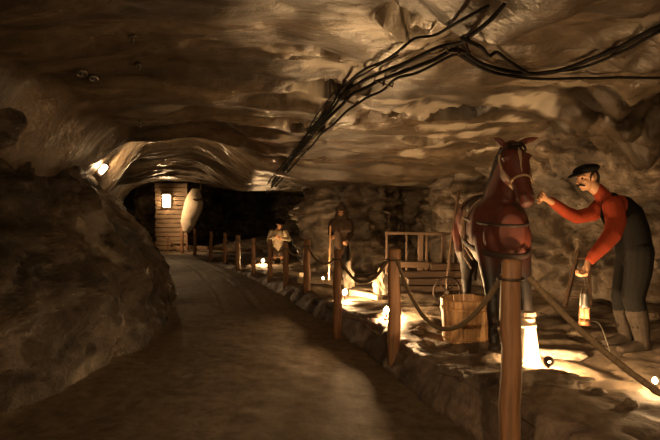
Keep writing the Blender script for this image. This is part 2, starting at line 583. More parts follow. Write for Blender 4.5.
def ground(x, y):
    b = -9
    for nm, t in trees:
        if nm.startswith('floor'):
            h = t.ray_cast(Vector((x, y, 1.2)), Vector((0, 0, -1)))
            if h[0] is not None: b = max(b, h[0].z)
    return b if b > -9 else 0


# ------------------------------------------------------------------ posts and ropes of the visitor barrier
POSTS = [  # px, Y, top z, half width, label
    (510.5, 3.28, 1.32, .057, 'rough wooden barrier post nearest the viewer, in front of the horse'),
    (394, 5.62, 1.20, .063, 'wooden barrier post beside the starry bright ground bulb'),
    (337.5, 6.95, 1.08, .052, 'wooden barrier post in front of the caped miner'),
    (307, 9.35, 1.06, .06, 'reddish wooden barrier post left of the caped miner'),
    (286, 10.4, .95, .05, 'wooden barrier post just right of the bending pale miner'),
    (270, 11.45, .93, .05, 'wooden barrier post just in front of the bending pale miner'),
    (253.5, 12.65, .89, .05, 'wooden barrier post just left of the bending pale miner'),
    (238, 14.0, .88, .055, 'lighter wooden barrier post second to the left of the pale miner'),
    (225, 15.3, .87, .05, 'wooden barrier post third to the left of the pale miner'),
    (211, 16.6, .86, .05, 'far wooden barrier post fourth to the left of the pale miner'),
    (195, 18.2, .86, .05, 'far wooden barrier post right under the hanging sack'),
    (182, 19.3, .86, .05, 'farthest wooden barrier post close to the lit plank wall'),
]
post_pos = []
for k, (px, Y, zt, w, lab) in enumerate(POSTS):
    X = (px - 330) * Y / F
    z0 = min(ground(X, Y), interp(Y, LEDGE)) - .04
    zg = max(0.0, z0)
    t = thing('barrier_post', lab, 'post', (X, Y, z0), 'barrier posts along the path')
    b = BM(); rnd = random.Random(k)
    n = 9; pts = []; rr = []
    for i in range(n):
        f = i / (n - 1)
        pts.append((X + .006 * math.sin(i * 1.7 + k), Y + .005 * math.cos(i * 2.1 + k), z0 + f * (zt - z0)))
        rr.append(w * (1.06 - .10 * f + .03 * math.sin(i * 2.3 + k)))
    seg = 14
    rings = []
    for i in range(n):
        ring = []
        for s in range(seg):
            a = 2 * math.pi * s / seg
            sq = 1 / max(abs(math.cos(a)), abs(math.sin(a))) ** .55      # worn square section
            r = rr[i] * sq * (1 + .035 * math.sin(3 * a + i * .4 + k))
            ring.append(b.verts.new((pts[i][0] + r * math.cos(a), pts[i][1] + r * math.sin(a), pts[i][2])))
        rings.append(ring)
    cap = [b.verts.new((v.co.x * .8 + X * .2, v.co.y * .8 + Y * .2, v.co.z + .014)) for v in rings[-1]]
    rings.append(cap)
    for a_, b_ in zip(rings[:-1], rings[1:]):
        for s in range(seg): b.faces.new((a_[s], a_[(s + 1) % seg], b_[(s + 1) % seg], b_[s]))
    b.faces.new(rings[0][::-1]); b.faces.new(rings[-1])
    obj('shaft', b, M['post'], t, True)
    if k < 8:
        b = BM()     # iron ring round the post that holds the rope
        zr = zt - .10
        loop = [Vector((X + (w * 1.28) * math.cos(a), Y + (w * 1.28) * math.sin(a), zr)) for a in [2 * math.pi * i / 20 for i in range(21)]]
        tube(b, loop, [.008] * 21, 6, dome=False)
        obj('rope_ring', b, M['iron'], t, True)
    post_pos.append(Vector((X, Y, zt - .10)))


def rope(a, b, sag, r, name, label, cat='rope', mat='rope', group='barrier ropes', n=26, twist=True):
    pts = []
    for i in range(n + 1):
        t = i / n
        p = a.lerp(b, t); p = Vector(p); p.z -= sag * 4 * t * (1 - t)
        pts.append(p)
    bm = BM(); tube(bm, pts, [r * (1 + .06 * (i % 2)) for i in range(n + 1)], 10, dome=True)
    o = obj(name, bm, M[mat], None, True)
    return tag(o, label, cat, group)


def off(p, q, w):   # start on the surface of the post
    d = (q - p); d.z = 0
    return p + d.normalized() * w


RL = ['thick sagging rope between the nearest post and the bulb-side post',
      'rope between the post by the bright bulb and the post before the caped miner',
      'rope between the caped miner\'s post and the reddish post to its left',
      'rope sagging between the reddish post and the post right of the pale miner',
      'rope in front of the bending pale miner, on his right',
      'rope in front of the bending pale miner, on his left',
      'rope sagging between the lighter post and the post left of the pale miner',
      'rope at the lighter far post going away to the left']
SAG = [.48, .26, .16, .14, .10, .10, .16, .12]
for k in range(8):
    a, b = post_pos[k], post_pos[k + 1]
    wa, wb = POSTS[k][3] * 1.28 + .032, POSTS[k + 1][3] * 1.28 + .032
    rope(off(a, b, wa), off(b, a, wb), SAG[k], .017 if k < 3 else .015, 'barrier_rope', RL[k])
# rope to a post out of the picture on the right
a = post_pos[0]; bq = Vector((2.35, 3.05, 0.36))
rope(off(a, bq, .11), bq, .13, .019, 'barrier_rope', 'thick rope running down right from the nearest post below the man')

# ------------------------------------------------------------------ ground bulbs
def ground_lamp(px, py, Y, label, power, shield=None, size=.026, zoff=.02, col=None):
    p = P(px, py, Y); g = ground(p.x, p.y); p.z = max(p.z, g + .085)
    t = thing('ground_lamp', label, 'lamp', (p.x, p.y, g), 'bare bulbs lighting the figures')
    b = BM(); tube(b, [(p.x, p.y, g - .01), (p.x, p.y, g + .03)], [.035, .028], 12, dome=False)
    obj('base', b, M['iron'], t, True)
    b = BM(); tube(b, [(p.x, p.y, g + .03), (p.x, p.y, p.z - size * .8)], [.012, .014], 10, dome=False)
    obj('socket', b, M['iron'], t, True)
    b = BM(); ell(b, p, (size, size, size * 1.25))
    area = 4 * math.pi * size * size * 1.1
    mt = glow('bulb_glow', col or WARM, power / (math.pi * area))
    obj('bulb', b, mt, t, True)
    if shield is not None:  # cup that blocks light on one side, added on most lamps
        b = BM(); d = Vector(shield).normalized(); s, u = frame(d)
        R0 = size * 1.9
        rings = []
        for ph in (0.12, .4, .7, 1.0, 1.25):
            rings.append([b.verts.new(p + d * (R0 * math.cos(ph) - .004) + (s * math.cos(2 * math.pi * k / 18) + u * math.sin(2 * math.pi * k / 18)) * R0 * math.sin(ph)) for k in range(18)])
        for q, r in zip(rings[:-1], rings[1:]):
            for k in range(18): b.faces.new((q[k], q[(k + 1) % 18], r[(k + 1) % 18], r[k]))
        o = obj('light_shield', b, M['iron'], t, True)
        sd = o.modifiers.new('s', 'SOLIDIFY'); sd.thickness = .004
    return t


ground_lamp(345, 292, 8.3, 'brilliant bare bulb low on the ledge before the caped miner', 150, (-1, .6, .5), .028)
ground_lamp(386.5, 310, 6.7, 'brilliant bare bulb low on the ledge beside the second post', 160, (-1, .6, .5), .028)
ground_lamp(548, 366, 4.48, 'small shielded globe lamp at the horse\'s feet beside the pale churn', 120, (-.1, -1, .1), .022)
ground_lamp(655, 385, 4.1, 'small bright bulb on the ground at the far right edge', 16, None, .018)
ground_lamp(263, 262, 14.7, 'tiny bright ground lamp left of the pale bending miner', 75, (-.6, .9, .2))
ground_lamp(322, 281, 10.8, 'hidden ground lamp between the two far miners', 75, (-.9, -.3, .3))
ground_lamp(374, 284, 9.2, 'small ground lamp behind the tall pale salt lump', 36, (-.2, -1, -.3))

# fill lights added unseen behind the viewer, without lamp bodies
def fill_light(x, y, z, e, r=.12, col=(1, .62, .30)):
    l = bpy.data.lights.new('fill_light', 'POINT'); l.energy = e; l.color = col; l.shadow_soft_size = r
    o = bpy.data.objects.new('fill_light', l); COL.objects.link(o); o.location = (x, y, z)




def spot_light(a, b, e, deg, col=(1, .62, .30)):
    l = bpy.data.lights.new('spot_light', 'SPOT'); l.energy = e; l.color = col; l.shadow_soft_size = .06; l.spot_size = math.radians(deg); l.spot_blend = 1
    o = bpy.data.objects.new('spot_light', l); COL.objects.link(o); o.location = a
    o.rotation_euler = (Vector(b) - Vector(a)).to_track_quat('-Z', 'Y').to_euler()


spot_light((.5, -1, 2.8), (.0, 5.0, 0), 330, 84)  # unseen overhead fill, added to brighten the path
# lamp of the visitors' route behind the viewer on the left, shining towards the horse and the man
spot_light((-1.15, -.25, 1.62), (2.9, 5.2, .75), 240, 60)

# ------------------------------------------------------------------ wall lamps
def bulkhead(px, py, Y, w, h, rot, label, power, out=(1, 0, 0)):
    ht = cast(px, py); p = ht[0] + ht[1] * .07 - Vector((0, .05, 0))
    t = thing('wall_lamp', label, 'lamp', tuple(p))
    R = Matrix.Rotation(rot, 3, 'Y')
    b = BM(); box(b, p + Vector((-.03, .02, 0)), (w * 1.7, .05, h * 1.35), R, .01); obj('housing', b, M['iron'], t)
    b = BM(); tube(b, [p + R @ Vector((0, -.03, -h / 2 + w / 2)), p + R @ Vector((0, -.03, h / 2 - w / 2))], [w / 2, w / 2], 12)
    area = math.pi * w * h
    obj('diffuser', b, glow('lamp_diffuser', (1, .66, .34), power / (math.pi * area)), t, True)
    for s in (-1, 1):
        b = BM(); c = p + R @ Vector((0, -.03, s * (h / 2 + .01)))
        tube(b, [c - R @ Vector((w * .8, 0, 0)), c + R @ Vector((0, -w * .5, 0)), c + R @ Vector((w * .8, 0, 0))], [.006] * 3, 6); obj('bracket', b, M['iron'], t, True)
    return t


bulkhead(101.5, 166.5, 8.3, .075, .15, math.radians(38), 'glowing lamp on the left wall at the corner of the arch', 9)
q_ = cast(101.5, 166.5)
spot_light(q_[0] + q_[1] * .16 + Vector((.05, .12, 0)), P(215, 140, 11), 110, 140)

# ------------------------------------------------------------------ plank wall with its lamp at the end of the path
Y0 = 20.3
A = P(156, 250, Y0); Bq = P(187, 250, Y0)
t = thing('plank_wall', 'wall of horizontal planks lit by a lamp at the far end of the path', 'plank wall', (A.x, Y0, 0))
nb = 15; zt = P(0, 183, Y0).z
for i in range(nb):
    b = BM(); z = .02 + (zt - .02) * (i + .5) / nb; hh = (zt / nb) * .86
    r = random.Random(i)
    box(b, ((A.x + Bq.x) / 2 + r.uniform(-.02, .02), Y0 + r.uniform(-.01, .01), z), (Bq.x - A.x + r.uniform(0, .06), .05, hh), Matrix.Rotation(r.uniform(-.012, .012), 3, 'Y'), .006)
    obj('plank', b, M['plank'], t)
for x in (A.x + .05, Bq.x - .05):
    b = BM(); box(b, (x, Y0 + .07, zt / 2), (.10, .08, zt), None, .006); obj('upright', b, M['oldwood_v'], t)
p = P(165, 201, Y0 - .3)
t = thing('box_lamp', 'overexposed square lamp high on the far plank wall', 'lamp', tuple(p))
b = BM(); box(b, (p.x, Y0 - .07, p.z), (.34, .05, .50), None, .01); obj('back_plate', b, M['iron'], t)
b = BM(); box(b, (p.x, Y0 - .13, p.z), (.26, .08, .42), None, .02); obj('glass', b, glow('box_lamp_glass', (1, .66, .33), 60), t)
b = BM(); box(b, (p.x, Y0 - .14, p.z + .26), (.34, .18, .02), None, .004); obj('hood', b, M['iron'], t)
b = BM()
for zz in (-.14, -.05, .05, .14): tube(b, [(p.x - .14, Y0 - .18, p.z + zz), (p.x + .14, Y0 - .18, p.z + zz)], [.006, .006], 6)
obj('guard', b, M['iron'], t, True)
spot_light(P(146, 190, 17.6), P(188, 215, 19.2), 400, 80)  # unseen spot added to brighten the sack and planks
spot_light((p.x + .1, Y0 - .35, p.z), (-3.2, 13.5, 0), 200, 34)

# small gate and rail at the foot of the plank wall
t = thing('low_gate', 'small wooden gate with a diagonal brace before the plank wall', 'gate', tuple(P(176, 250, 19.8)))
g0, g1 = P(167.5, 250, 19.8), P(187, 250, 19.8); g0.z = g1.z = 0
for q in (g0, g1): b = BM(); beam(b, (q.x, q.y, 0), (q.x, q.y, .62), .05, .05); obj('stile', b, M['post'], t)
for z in (.12, .56): b = BM(); beam(b, (g0.x, g0.y, z), (g1.x, g1.y, z), .05, .04); obj('rail', b, M['post'], t)
b = BM(); beam(b, (g0.x + .02, g0.y - .04, .54), (g0.x + .28, g0.y - .04, .14), .05, .02); obj('brace', b, M['post'], t)

# long low rail behind the barrier at the far left
b = BM(); beam(b, P(186, 247, 20.0), P(262, 251, 18.4), .10, .12); o = obj('timber_kerb', b, M['oldwood'])
tag(o, 'long low timber lying beyond the farthest barrier posts', 'timber')

# ------------------------------------------------------------------ hanging sack
Ys = 18.6
t = thing('hanging_sack', 'pale bundled sack hanging beside the lit plank wall', 'sack', tuple(P(193, 190, Ys)))
b = BM()
cs = [(195, 191, .15), (195, 196, .25), (194, 203, .31), (192, 210, .31), (190, 217, .28), (187.5, 224, .24), (186, 230, .14)]
tube(b, [P(x, y, Ys) for x, y, r in cs], [(r, r * .75) for x, y, r in cs], 20, side=(1, 0, 0))
for v in b.verts:
    a = math.atan2(v.co.y - Ys, v.co.x + 4.6)
    v.co.x += .02 * math.sin(v.co.z * 9); v.co.y += .03 * math.sin(v.co.z * 7 + v.co.x * 9)
rmesh('cloth', b, M['sack'], t, .03, 2)
b = BM(); tube(b, [P(199, 194, Ys), P(201, 188, Ys), P(201, 166, Ys)], [.02, .02, .02], 8); obj('hanging_cord', b, M['rope'], t, True)
b = BM(); tube(b, [P(189, 195, Ys), P(190, 198, Ys), P(196, 200, Ys - .3), P(207, 199, Ys - .1), P(209, 203, Ys)], [.035, .05, .035, .05, .03], 8); obj('knotted_corner', b, M['cape'], [c for c in t.children if c.name.startswith('cloth')][0], True)

# ------------------------------------------------------------------ ceiling cables
def cable(pix, r, label, gap=.05, mat='cable', name='ceiling_cable', group='cables along the ceiling'):
    pts = []
    c = catmull([(x, y, 0) for x, y in pix], 10)
    last = None
    for q in c:
        h = cast(q.x, q.y)
        if h is None: continue
        n = h[1]; d = (h[0] - Vector((0, 0, CZ))).length
        pts.append(h[0] + n * gap)
    # smooth the run so that it spans hollows like a hanging cable
    P_ = np.array([list(p) for p in pts])
    base = P_.copy()
    for _ in range(14):
        P_[1:-1] = .5 * P_[1:-1] + .25 * (P_[:-2] + P_[2:])
    P_[:, 2] = np.minimum(P_[:, 2], base[:, 2] + gap * .4)
    for _ in range(3): P_[1:-1] = .5 * P_[1:-1] + .25 * (P_[:-2] + P_[2:])
    b = BM(); tube(b, [Vector(p) for p in P_], [r] * len(P_), 8)
    o = obj(name, b, M[mat], None, True)
    return tag(o, label, 'cable', group)


cable([(262, 192), (272, 174), (287, 158), (299, 142), (312, 124), (330, 106), (345, 84), (362, 66), (385, 56), (410, 40), (433, 31), (462, 16), (490, 2)], 0.0115, 'uppermost thin ceiling cable, running from the far cavern to the top edge')
cable([(264, 192), (278, 172), (294, 153), (306, 137), (320, 120), (334, 104), (346, 90), (364, 76), (384, 66), (404, 58), (425, 47), (442, 40), (470, 33), (496, 12), (508, 0)], 0.0144, 'ceiling cable second from the top of the bundle, curling up past the junction')
cable([(267, 191), (284, 168), (300, 148), (314, 131), (330, 113), (346, 98), (362, 88), (376, 78), (390, 72), (412, 63), (436, 54), (456, 43), (478, 58), (514, 68), (552, 68), (590, 55), (626, 40), (660, 22), (720, -6)], 0.0187, 'thickest ceiling cable, swinging from the bundle to the upper right corner')
cable([(270, 191), (288, 169), (305, 150), (320, 134), (336, 118), (350, 104), (368, 94), (385, 86), (398, 72), (416, 69), (440, 56), (458, 48), (486, 66), (520, 73), (556, 74), (585, 75), (620, 73), (660, 74), (725, 78)], 0.0130, 'ceiling cable that leaves the bundle and runs level to the right edge')
cable([(448, 46), (462, 52), (480, 63), (503, 71), (530, 70), (548, 66), (570, 66), (600, 58), (632, 42), (660, 27), (720, 2)], 0.0130, 'ceiling cable hugging the underside of the thickest one at upper right')
cable([(466, 32), (480, 38), (496, 47), (508, 56), (516, 61), (530, 70)], 0.0144, 'short looping ceiling cable above the horse, left of the rock shoulder')
cable([(300, 118), (306, 128), (318, 110), (330, 96), (352, 78), (376, 62), (398, 50)], 0.0072, 'thin kinked ceiling wire among the bundle near the dark hollows')

for k, (px, py, lab) in enumerate([(314, 131, 'iron clip holding the cable bundle at its far end'), (350, 97, 'iron clip holding the cable bundle in mid ceiling'), (385, 76, 'iron clip holding the cable bundle below the upper hollow'), (456, 44, 'iron clip where the cables part at the upper right')]):
    h = cast(px, py); n = h[1]; s, u = frame(n)
    t = thing('cable_clip', lab, 'clip', tuple(h[0]), 'cable clips on the ceiling')
    L = Vector((1, .3, 0)); L = (L - n * L.dot(n)).normalized(); wd = .10
    b = BM(); tube(b, [h[0] - L * wd, h[0] - L * wd + n * .085, h[0] + L * wd + n * .085, h[0] + L * wd], [.009] * 4, 6); sp = obj('strap', b, M['iron'], t, True)
    b = BM(); tube(b, [h[0] - n * .02, h[0] + n * .10], [.012, .012], 6); obj('bolt', b, M['iron'], sp, True)

for k, (px, py, r, lab) in enumerate([(81.5, 71, .045, 'larger of two small metal rings on the dark left rock'), (93.5, 76.5, .035, 'smaller of two metal rings on the dark left rock')]):
    h = cast(px, py); n = h[1]
    t = thing('rock_ring', lab, 'ring', tuple(h[0]), 'metal rings on the left rock')
    c = h[0] + n * .03; s, u = frame(n)
    b = BM(); tube(b, [c + (s * math.cos(a) + u * math.sin(a)) * r for a in [2 * math.pi * i / 18 for i in range(19)]], [.012] * 19, 6, dome=False); obj('ring', b, M['steel'], t, True)
    b = BM(); tube(b, [h[0] - n * .03, c], [.014, .014], 6); obj('anchor', b, M['steel'], t, True)
for k, (px, py, lab) in enumerate([(133, 36, 'tiny rock bolt high on the dark upper left ceiling'), (139, 64, 'tiny rock bolt below the highest one on the left'), (140, 121, 'tiny rock bolt just above the arch rim')]):
    h = cast(px, py); n = h[1]
    t = thing('rock_bolt', lab, 'bolt', tuple(h[0]), 'rock bolts at the left')
    b = BM(); tube(b, [h[0] - n * .03, h[0] + n * .07], [.010, .010], 6); obj('rod', b, M['steel'], t, True)
    b = BM(); s, u = frame(n); tube(b, [h[0] + n * .012, h[0] + n * .024], [.035, .035], 6, dome=False); obj('washer', b, M['steel'], t)

# ------------------------------------------------------------------ rock lumps, salt blocks, timbers
def lump(name, c, r, seed, mat, label, cat='rock', group=None, rot=0, voxel=None):
    b = BM(); bmesh.ops.create_icosphere(b, subdivisions=4, radius=1)
    co = np.array([list(v.co) for v in b.verts])
    d = 1 + .28 * fbm(co[:, 0] * 1.3, co[:, 1] * 1.3, co[:, 2] * 1.3, 4, seed, .55) - .08 * fbm(co[:, 0] * 3, co[:, 1] * 3, co[:, 2] * 3, 3, seed + 5, .6, True)
    for v, k in zip(b.verts, d):
        q = v.co * k; x, y = q.x * r[0], q.y * r[1]
        v.co = Vector((c[0] + x * math.cos(rot) - y * math.sin(rot), c[1] + x * math.sin(rot) + y * math.cos(rot), c[2] + q.z * r[2]))
    o = obj(name, b, M[mat], None, True)
    return tag(o, label, cat, group)


g = lambda x, y: ground(x, y)
c = P(556, 384, 4.2); lump('boulder', (c.x, c.y, g(c.x, c.y) + .03), (.24, .16, .08), 3, 'earth', 'low earthy boulder in front of the shielded globe lamp', 'rock')
c = P(574, 356, 5.0); lump('salt_slab', (c.x - .18, c.y + .1, g(c.x, c.y) + .02), (.30, .14, .05), 9, 'salt', 'flat pale salt slab right of the pale churn', 'salt block')
c = P(348, 286, 9.6); lump('salt_lump', (c.x, c.y, g(c.x, c.y) + .17), (.10, .09, .24), 12, 'salt', 'tall jagged pale salt lump right of the caped miner', 'salt block')
c = P(381, 290, 8.6); lump('salt_lump', (c.x, c.y, g(c.x, c.y) + .17), (.11, .10, .24), 19, 'salt', 'tall jagged pale salt lump by the second barrier post', 'salt block')
c = P(262, 266, 15.5); lump('salt_lump', (c.x, c.y, g(c.x, c.y) + .05), (.24, .15, .10), 18, 'salt', 'low pale salt lump at the left foot of the pale miner', 'salt block')
for k, (px, py, Y, r, lab) in enumerate([(500, 396, 3.95, .06, 'small stone on the ledge right of the nearest post'), (436, 352, 5.4, .07, 'small stone left of the tub'), (600, 392, 4.0, .05, 'small stone right of the low boulder'),
                                         (575, 335, 5.9, .08, 'stone on the ground between slab and lantern'), (420, 330, 5.9, .09, 'stone just right of the second post'), (630, 402, 3.8, .05, 'small stone near the right edge bulb'),
                                         (648, 330, 6.2, .12, 'stone behind the man\'s boots at the right edge'), (540, 318, 6.9, .10, 'stone near the wall behind the pale churn')]):
    c = P(px, py, Y) - Vector((.12 if px == 436 else 0, 0, 0)); lump('stone', (c.x, c.y, g(c.x, c.y) + r * .2), (r, r * .8, r * .55), 30 + k, 'earth', lab, 'stone', 'loose stones on the ledge')

# lit timbers lying on the ledge
for k, (p0, Ya, p1, Yb, lab) in enumerate([((299, 285), 10.6, (353, 286), 9.9, 'pale lit timber on the ground between the reddish post and salt lump'),
                                           ((274, 274), 12.6, (302, 281), 11.6, 'pale lit timber on the ground right of the pale miner\'s feet'),
                                           ((352, 287), 8.9, (380, 291), 8.4, 'pale lit timber between the two tall salt lumps')]):
    a = P(*p0, Ya); b_ = P(*p1, Yb)
    for q in (a, b_): q.z = g(q.x, q.y) + .04
    b = BM(); beam(b, a, b_, .12, .10, .01); tag(obj('ground_timber', b, M['palewood']), lab, 'timber', 'timbers on the ground')

# ------------------------------------------------------------------ old wooden railing in the recess
Yr = 9.6
t = thing('old_railing', 'dark old wooden railing in front of the cave recess, left of the horse', 'railing', tuple(P(385, 285, Yr)))
for px, w in ((386, .035), (406, .03), (420, .09), (426, .04), (443, .07), (455, .05)):
    q = P(px, 232, Yr); b = BM(); beam(b, (q.x, Yr, g(q.x, Yr) - .02), (q.x + .01, Yr, q.z), w, .06); obj('baluster', b, M['oldwood_v'], t)
b = BM(); beam(b, P(385, 233, Yr - .05), P(458, 234, Yr - .05), .04, .05); obj('handrail', b, M['oldwood'], t)
b = BM(); beam(b, P(385, 264, Yr - .06), P(460, 266, Yr - .06), .06, .10); obj('lower_rail', b, M['oldwood'], t)
q0, q1 = P(400, 272, 8.9), P(462, 272, 8.9)
for i in range(4):
    z = g(1.5, 8.9) + .06 + i * .115; b = BM()
    beam(b, (q0.x + .12 * (i % 2) + .35 * (i == 3), 8.9, z), (q1.x + .1 * (i == 1), 8.9 + .03 * i, z), .16, .10, .012)
    tag(obj('stacked_beam', b, M['oldwood']), ['lowest dark beam of the stack behind the horse', 'second dark beam from the bottom of the stack', 'third dark beam from the bottom of the stack', 'shorter topmost dark beam of the stack behind the horse'][i], 'beam', 'stack of old beams')
# leaning pale pole
b = BM(); a_ = P(446, 268, 8.6); b_ = P(459, 192, 9.0)
tube(b, [Vector((a_.x, a_.y, g(a_.x, a_.y))), (a_ + b_) / 2, b_], [.026, .024, .020], 10); tag(obj('leaning_pole', b, M['oldwood_v'], None, True), 'long slanting wooden pole rising behind the horse\'s rump', 'pole')
# spoked wheel
t = thing('cart_wheel', 'small dark spoked wheel on the ground behind the tub', 'wheel', tuple(P(449, 295, 7.6)))
cw = P(447, 293, 7.6); R_ = .19; cw.z = g(cw.x, cw.y) + R_ + .02
b = BM(); tube(b, [cw + Vector((R_ * math.cos(a), .25 * R_ * math.cos(a), R_ * math.sin(a))) for a in [2 * math.pi * i / 28 for i in range(29)]], [.018] * 29, 8, dome=False); obj('rim', b, M['iron'], t, True)
b = BM(); tube(b, [cw + Vector((0, -.06, 0)), cw + Vector((0, .06, 0))], [.04, .04], 12); obj('hub', b, M['iron'], t, True)
for i in range(8):
    a = 2 * math.pi * i / 8; b = BM(); tube(b, [cw, cw + Vector((R_ * math.cos(a), .25 * R_ * math.cos(a), R_ * math.sin(a)))], [.012, .010], 6); obj('spoke', b, M['iron'], t, True)

# ladder leaning on the wall behind the man
t = thing('wooden_ladder', 'dark wooden ladder leaning on the rock behind the lantern', 'ladder', tuple(P(572, 305, 7.2)))
l0, l1 = P(565, 306, 7.1), P(578, 252, 7.5); r0, r1 = P(590, 306, 7.0), P(589, 252, 7.4)
for a_, b_ in ((l0, l1), (r0, r1)):
    b = BM(); beam(b, a_, b_, .045, .06); obj('stile', b, M['oldwood_v'], t)
for i in range(4):
    f = .15 + .24 * i; b = BM(); tube(b, [l0.lerp(l1, f), r0.lerp(r1, f)], [.018, .018], 8); obj('rung', b, M['oldwood_v'], t, True)

# ------------------------------------------------------------------ tub and pale churn
def staved(name, label, cat, cx, cy, z0, r0, r1, h, n, mat, hoops, hoopmat, group=None, rot=0):
    t = thing(name, label, cat, (cx, cy, z0))
    for i in range(n):
        a0 = 2 * math.pi * i / n + .012 + rot; a1 = 2 * math.pi * (i + 1) / n - .012 + rot
        b = BM(); vs = []
        hz = h * (1 + random.Random(i + n).uniform(-.012, .012))
        for z, r in ((0, r0), (hz, r1)):
            for rr in (r, r - .022):
                for a in (a0, (a0 + a1) / 2, a1):
                    vs.append(b.verts.new((cx + rr * math.cos(a), cy + rr * math.sin(a), z0 + z)))
        lo, li, ho, hi = vs[0:3], vs[3:6], vs[6:9], vs[9:12]
        for q in (0, 1):
            b.faces.new((lo[q], lo[q + 1], ho[q + 1], ho[q])); b.faces.new((li[q + 1], li[q], hi[q], hi[q + 1]))
            b.faces.new((ho[q], ho[q + 1], hi[q + 1], hi[q])); b.faces.new((lo[q + 1], lo[q], li[q], li[q + 1]))
        b.faces.new((lo[0], ho[0], hi[0], li[0])); b.faces.new((lo[2], li[2], hi[2], ho[2]))
        obj('stave', b, M[mat], t)
    for f in hoops:
        r = r0 + (r1 - r0) * f; b = BM(); rings = []
        for dz, dr in ((-.014, .001), (-.014, .008), (.014, .008), (.014, .001)):
            rings.append([b.verts.new((cx + (r + dr) * math.cos(2 * math.pi * k / 36), cy + (r + dr) * math.sin(2 * math.pi * k / 36), z0 + h * f + dz)) for k in range(36)])
        for q, s in zip(rings, rings[1:] + rings[:1]):
            for k in range(36): b.faces.new((q[k], q[(k + 1) % 36], s[(k + 1) % 36], s[k]))
        obj('hoop', b, M[hoopmat], t, True)
    b = BM(); tube(b, [(cx, cy, z0 + .03), (cx, cy, z0 + .05)], [r0 - .015] * 2, 36, dome=False); obj('bottom_board', b, M[mat], t)
    return t


tx, ty = 1.30, 5.34
gz = g(tx, ty)
tub = staved('wooden_tub', 'orange wooden stave tub standing at the horse\'s forelegs', 'tub', tx, ty, gz - .01, .215, .245, .40, 13, 'tub', (.12, .80), 'tub')
b = BM(); tube(b, [(tx, ty, gz + .27), (tx, ty, gz + .29)], [.205, .205], 30, dome=False)  # dark disc set inside the tub below its rim
tag(obj('dark_disc', b, M['leather']), 'dark feed filling the inside of the wooden tub', 'disc', None, 'stuff')
# pale churn behind the near post
cx_, cy_ = P(527, 360, 4.70).x, 4.70
gz = g(cx_, cy_)
ch = staved('tapered_churn', 'tall pale tapered wooden churn glowing behind the nearest post', 'churn', cx_, cy_, gz - .01,   .105, .062, .40, 10, 'palewood', (.15, .85), 'palewood')
b = BM(); tube(b, [(cx_, cy_, gz + .41), (cx_, cy_, gz + .44)], [.075, .07], 20, dome=False); obj('lid', b, M['palewood'], ch)
# ------------------------------------------------------------------ the horse
GH = ground(1.5, 5.1)
hm, nt, bs = nodes('bay_horse_coat')
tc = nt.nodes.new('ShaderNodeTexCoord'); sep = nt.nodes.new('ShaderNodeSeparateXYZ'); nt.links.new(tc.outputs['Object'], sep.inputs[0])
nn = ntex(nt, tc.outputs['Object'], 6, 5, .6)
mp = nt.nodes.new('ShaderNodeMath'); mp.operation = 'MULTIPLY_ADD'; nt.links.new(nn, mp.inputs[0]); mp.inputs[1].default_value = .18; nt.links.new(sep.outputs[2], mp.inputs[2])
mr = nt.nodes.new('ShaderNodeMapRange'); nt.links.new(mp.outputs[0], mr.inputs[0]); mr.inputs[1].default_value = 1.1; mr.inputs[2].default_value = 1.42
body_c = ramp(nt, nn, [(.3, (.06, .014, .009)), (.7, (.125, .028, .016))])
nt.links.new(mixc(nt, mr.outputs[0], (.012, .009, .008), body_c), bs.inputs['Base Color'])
bs.inputs['Roughness'].default_value = .55; bs.inputs['Specular IOR Level'].default_value = .55
bump(nt, bs, ntex(nt, tc.outputs['Object'], 60, 3, .6), .002, .5)
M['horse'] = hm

HX = 1.60
t = thing('horse', 'bay harnessed horse standing with its head turned towards the man', 'horse', (HX, 5.9, GH))
b = BM()
spine = [(HX - .02, 7.02, 1.34, .10, .14), (HX - .02, 6.92, 1.40, .22, .26), (HX - .02, 6.68, 1.45, .30, .33), (HX - .01, 6.3, 1.42, .28, .31), (HX, 5.9, 1.39, .29, .32), (HX, 5.55, 1.41, .28, .34), (HX, 5.22, 1.43, .245, .33), (HX, 5.04, 1.42, .17, .24)]
tube(b, [s[:3] for s in spine], [(s[3], s[4]) for s in spine], 24, side=(1, 0, 0))
# chest muscles, shoulders, rump
for s in (-1, 1):
    ell(b, (HX + s * .10, 5.06, 1.36), (.12, .10, .17)); ell(b, (HX + s * .18, 5.35, 1.38), (.11, .20, .28)); ell(b, (HX + s * .15, 6.75, 1.40), (.17, .26, .30))
# neck
nk = [(HX, 5.50, 1.50, .19, .32), (HX + .005, 5.33, 1.68, .15, .27), (HX + .01, 5.20, 1.86, .115, .21), (HX + .02, 5.10, 2.02, .095, .17), (HX + .03, 5.03, 2.13, .085, .12)]
tube(b, [s[:3] for s in nk], [(s[3], s[4]) for s in nk], 20, side=(1, 0, 0))
# head
P0 = Vector((HX + .022, 5.02, 2.150)); P1 = Vector((HX + .062, 4.72, 1.675)); hd = (P1 - P0)
hs = (Vector((1, 0, 0)) - hd.normalized() * hd.normalized().x).normalized(); hu = hs.cross(hd.normalized())   # hu: out of the forehead or jaw
if hu.y > 0: hu = -hu
def HP(f, s=0, u=0): return P0 + hd * f + hs * s + hu * u
hr = [(0.0, .082, .10, 0), (.10, .108, .125, -.01), (.25, .126, .145, -.02), (.40, .114, .135, -.02), (.55, .090, .108, -.01), (.72, .073, .083, 0), (.86, .074, .074, 0), (.97, .066, .062, 0)]
tube(b, [HP(f, 0, u) for f, a, c, u in hr], [(a, c) for f, a, c, u in hr], 20, side=tuple(hs))
for s in (-1, 1):
    ell(b, HP(.34, s * .07, -.07), (.045, .085, .10)); ell(b, HP(.24, s * .100, .055), (.03, .04, .035)); ell(b, HP(.93, s * .036, .045), (.028, .03, .03))
ell(b, HP(1.0, 0, -.03), (.045, .045, .035))
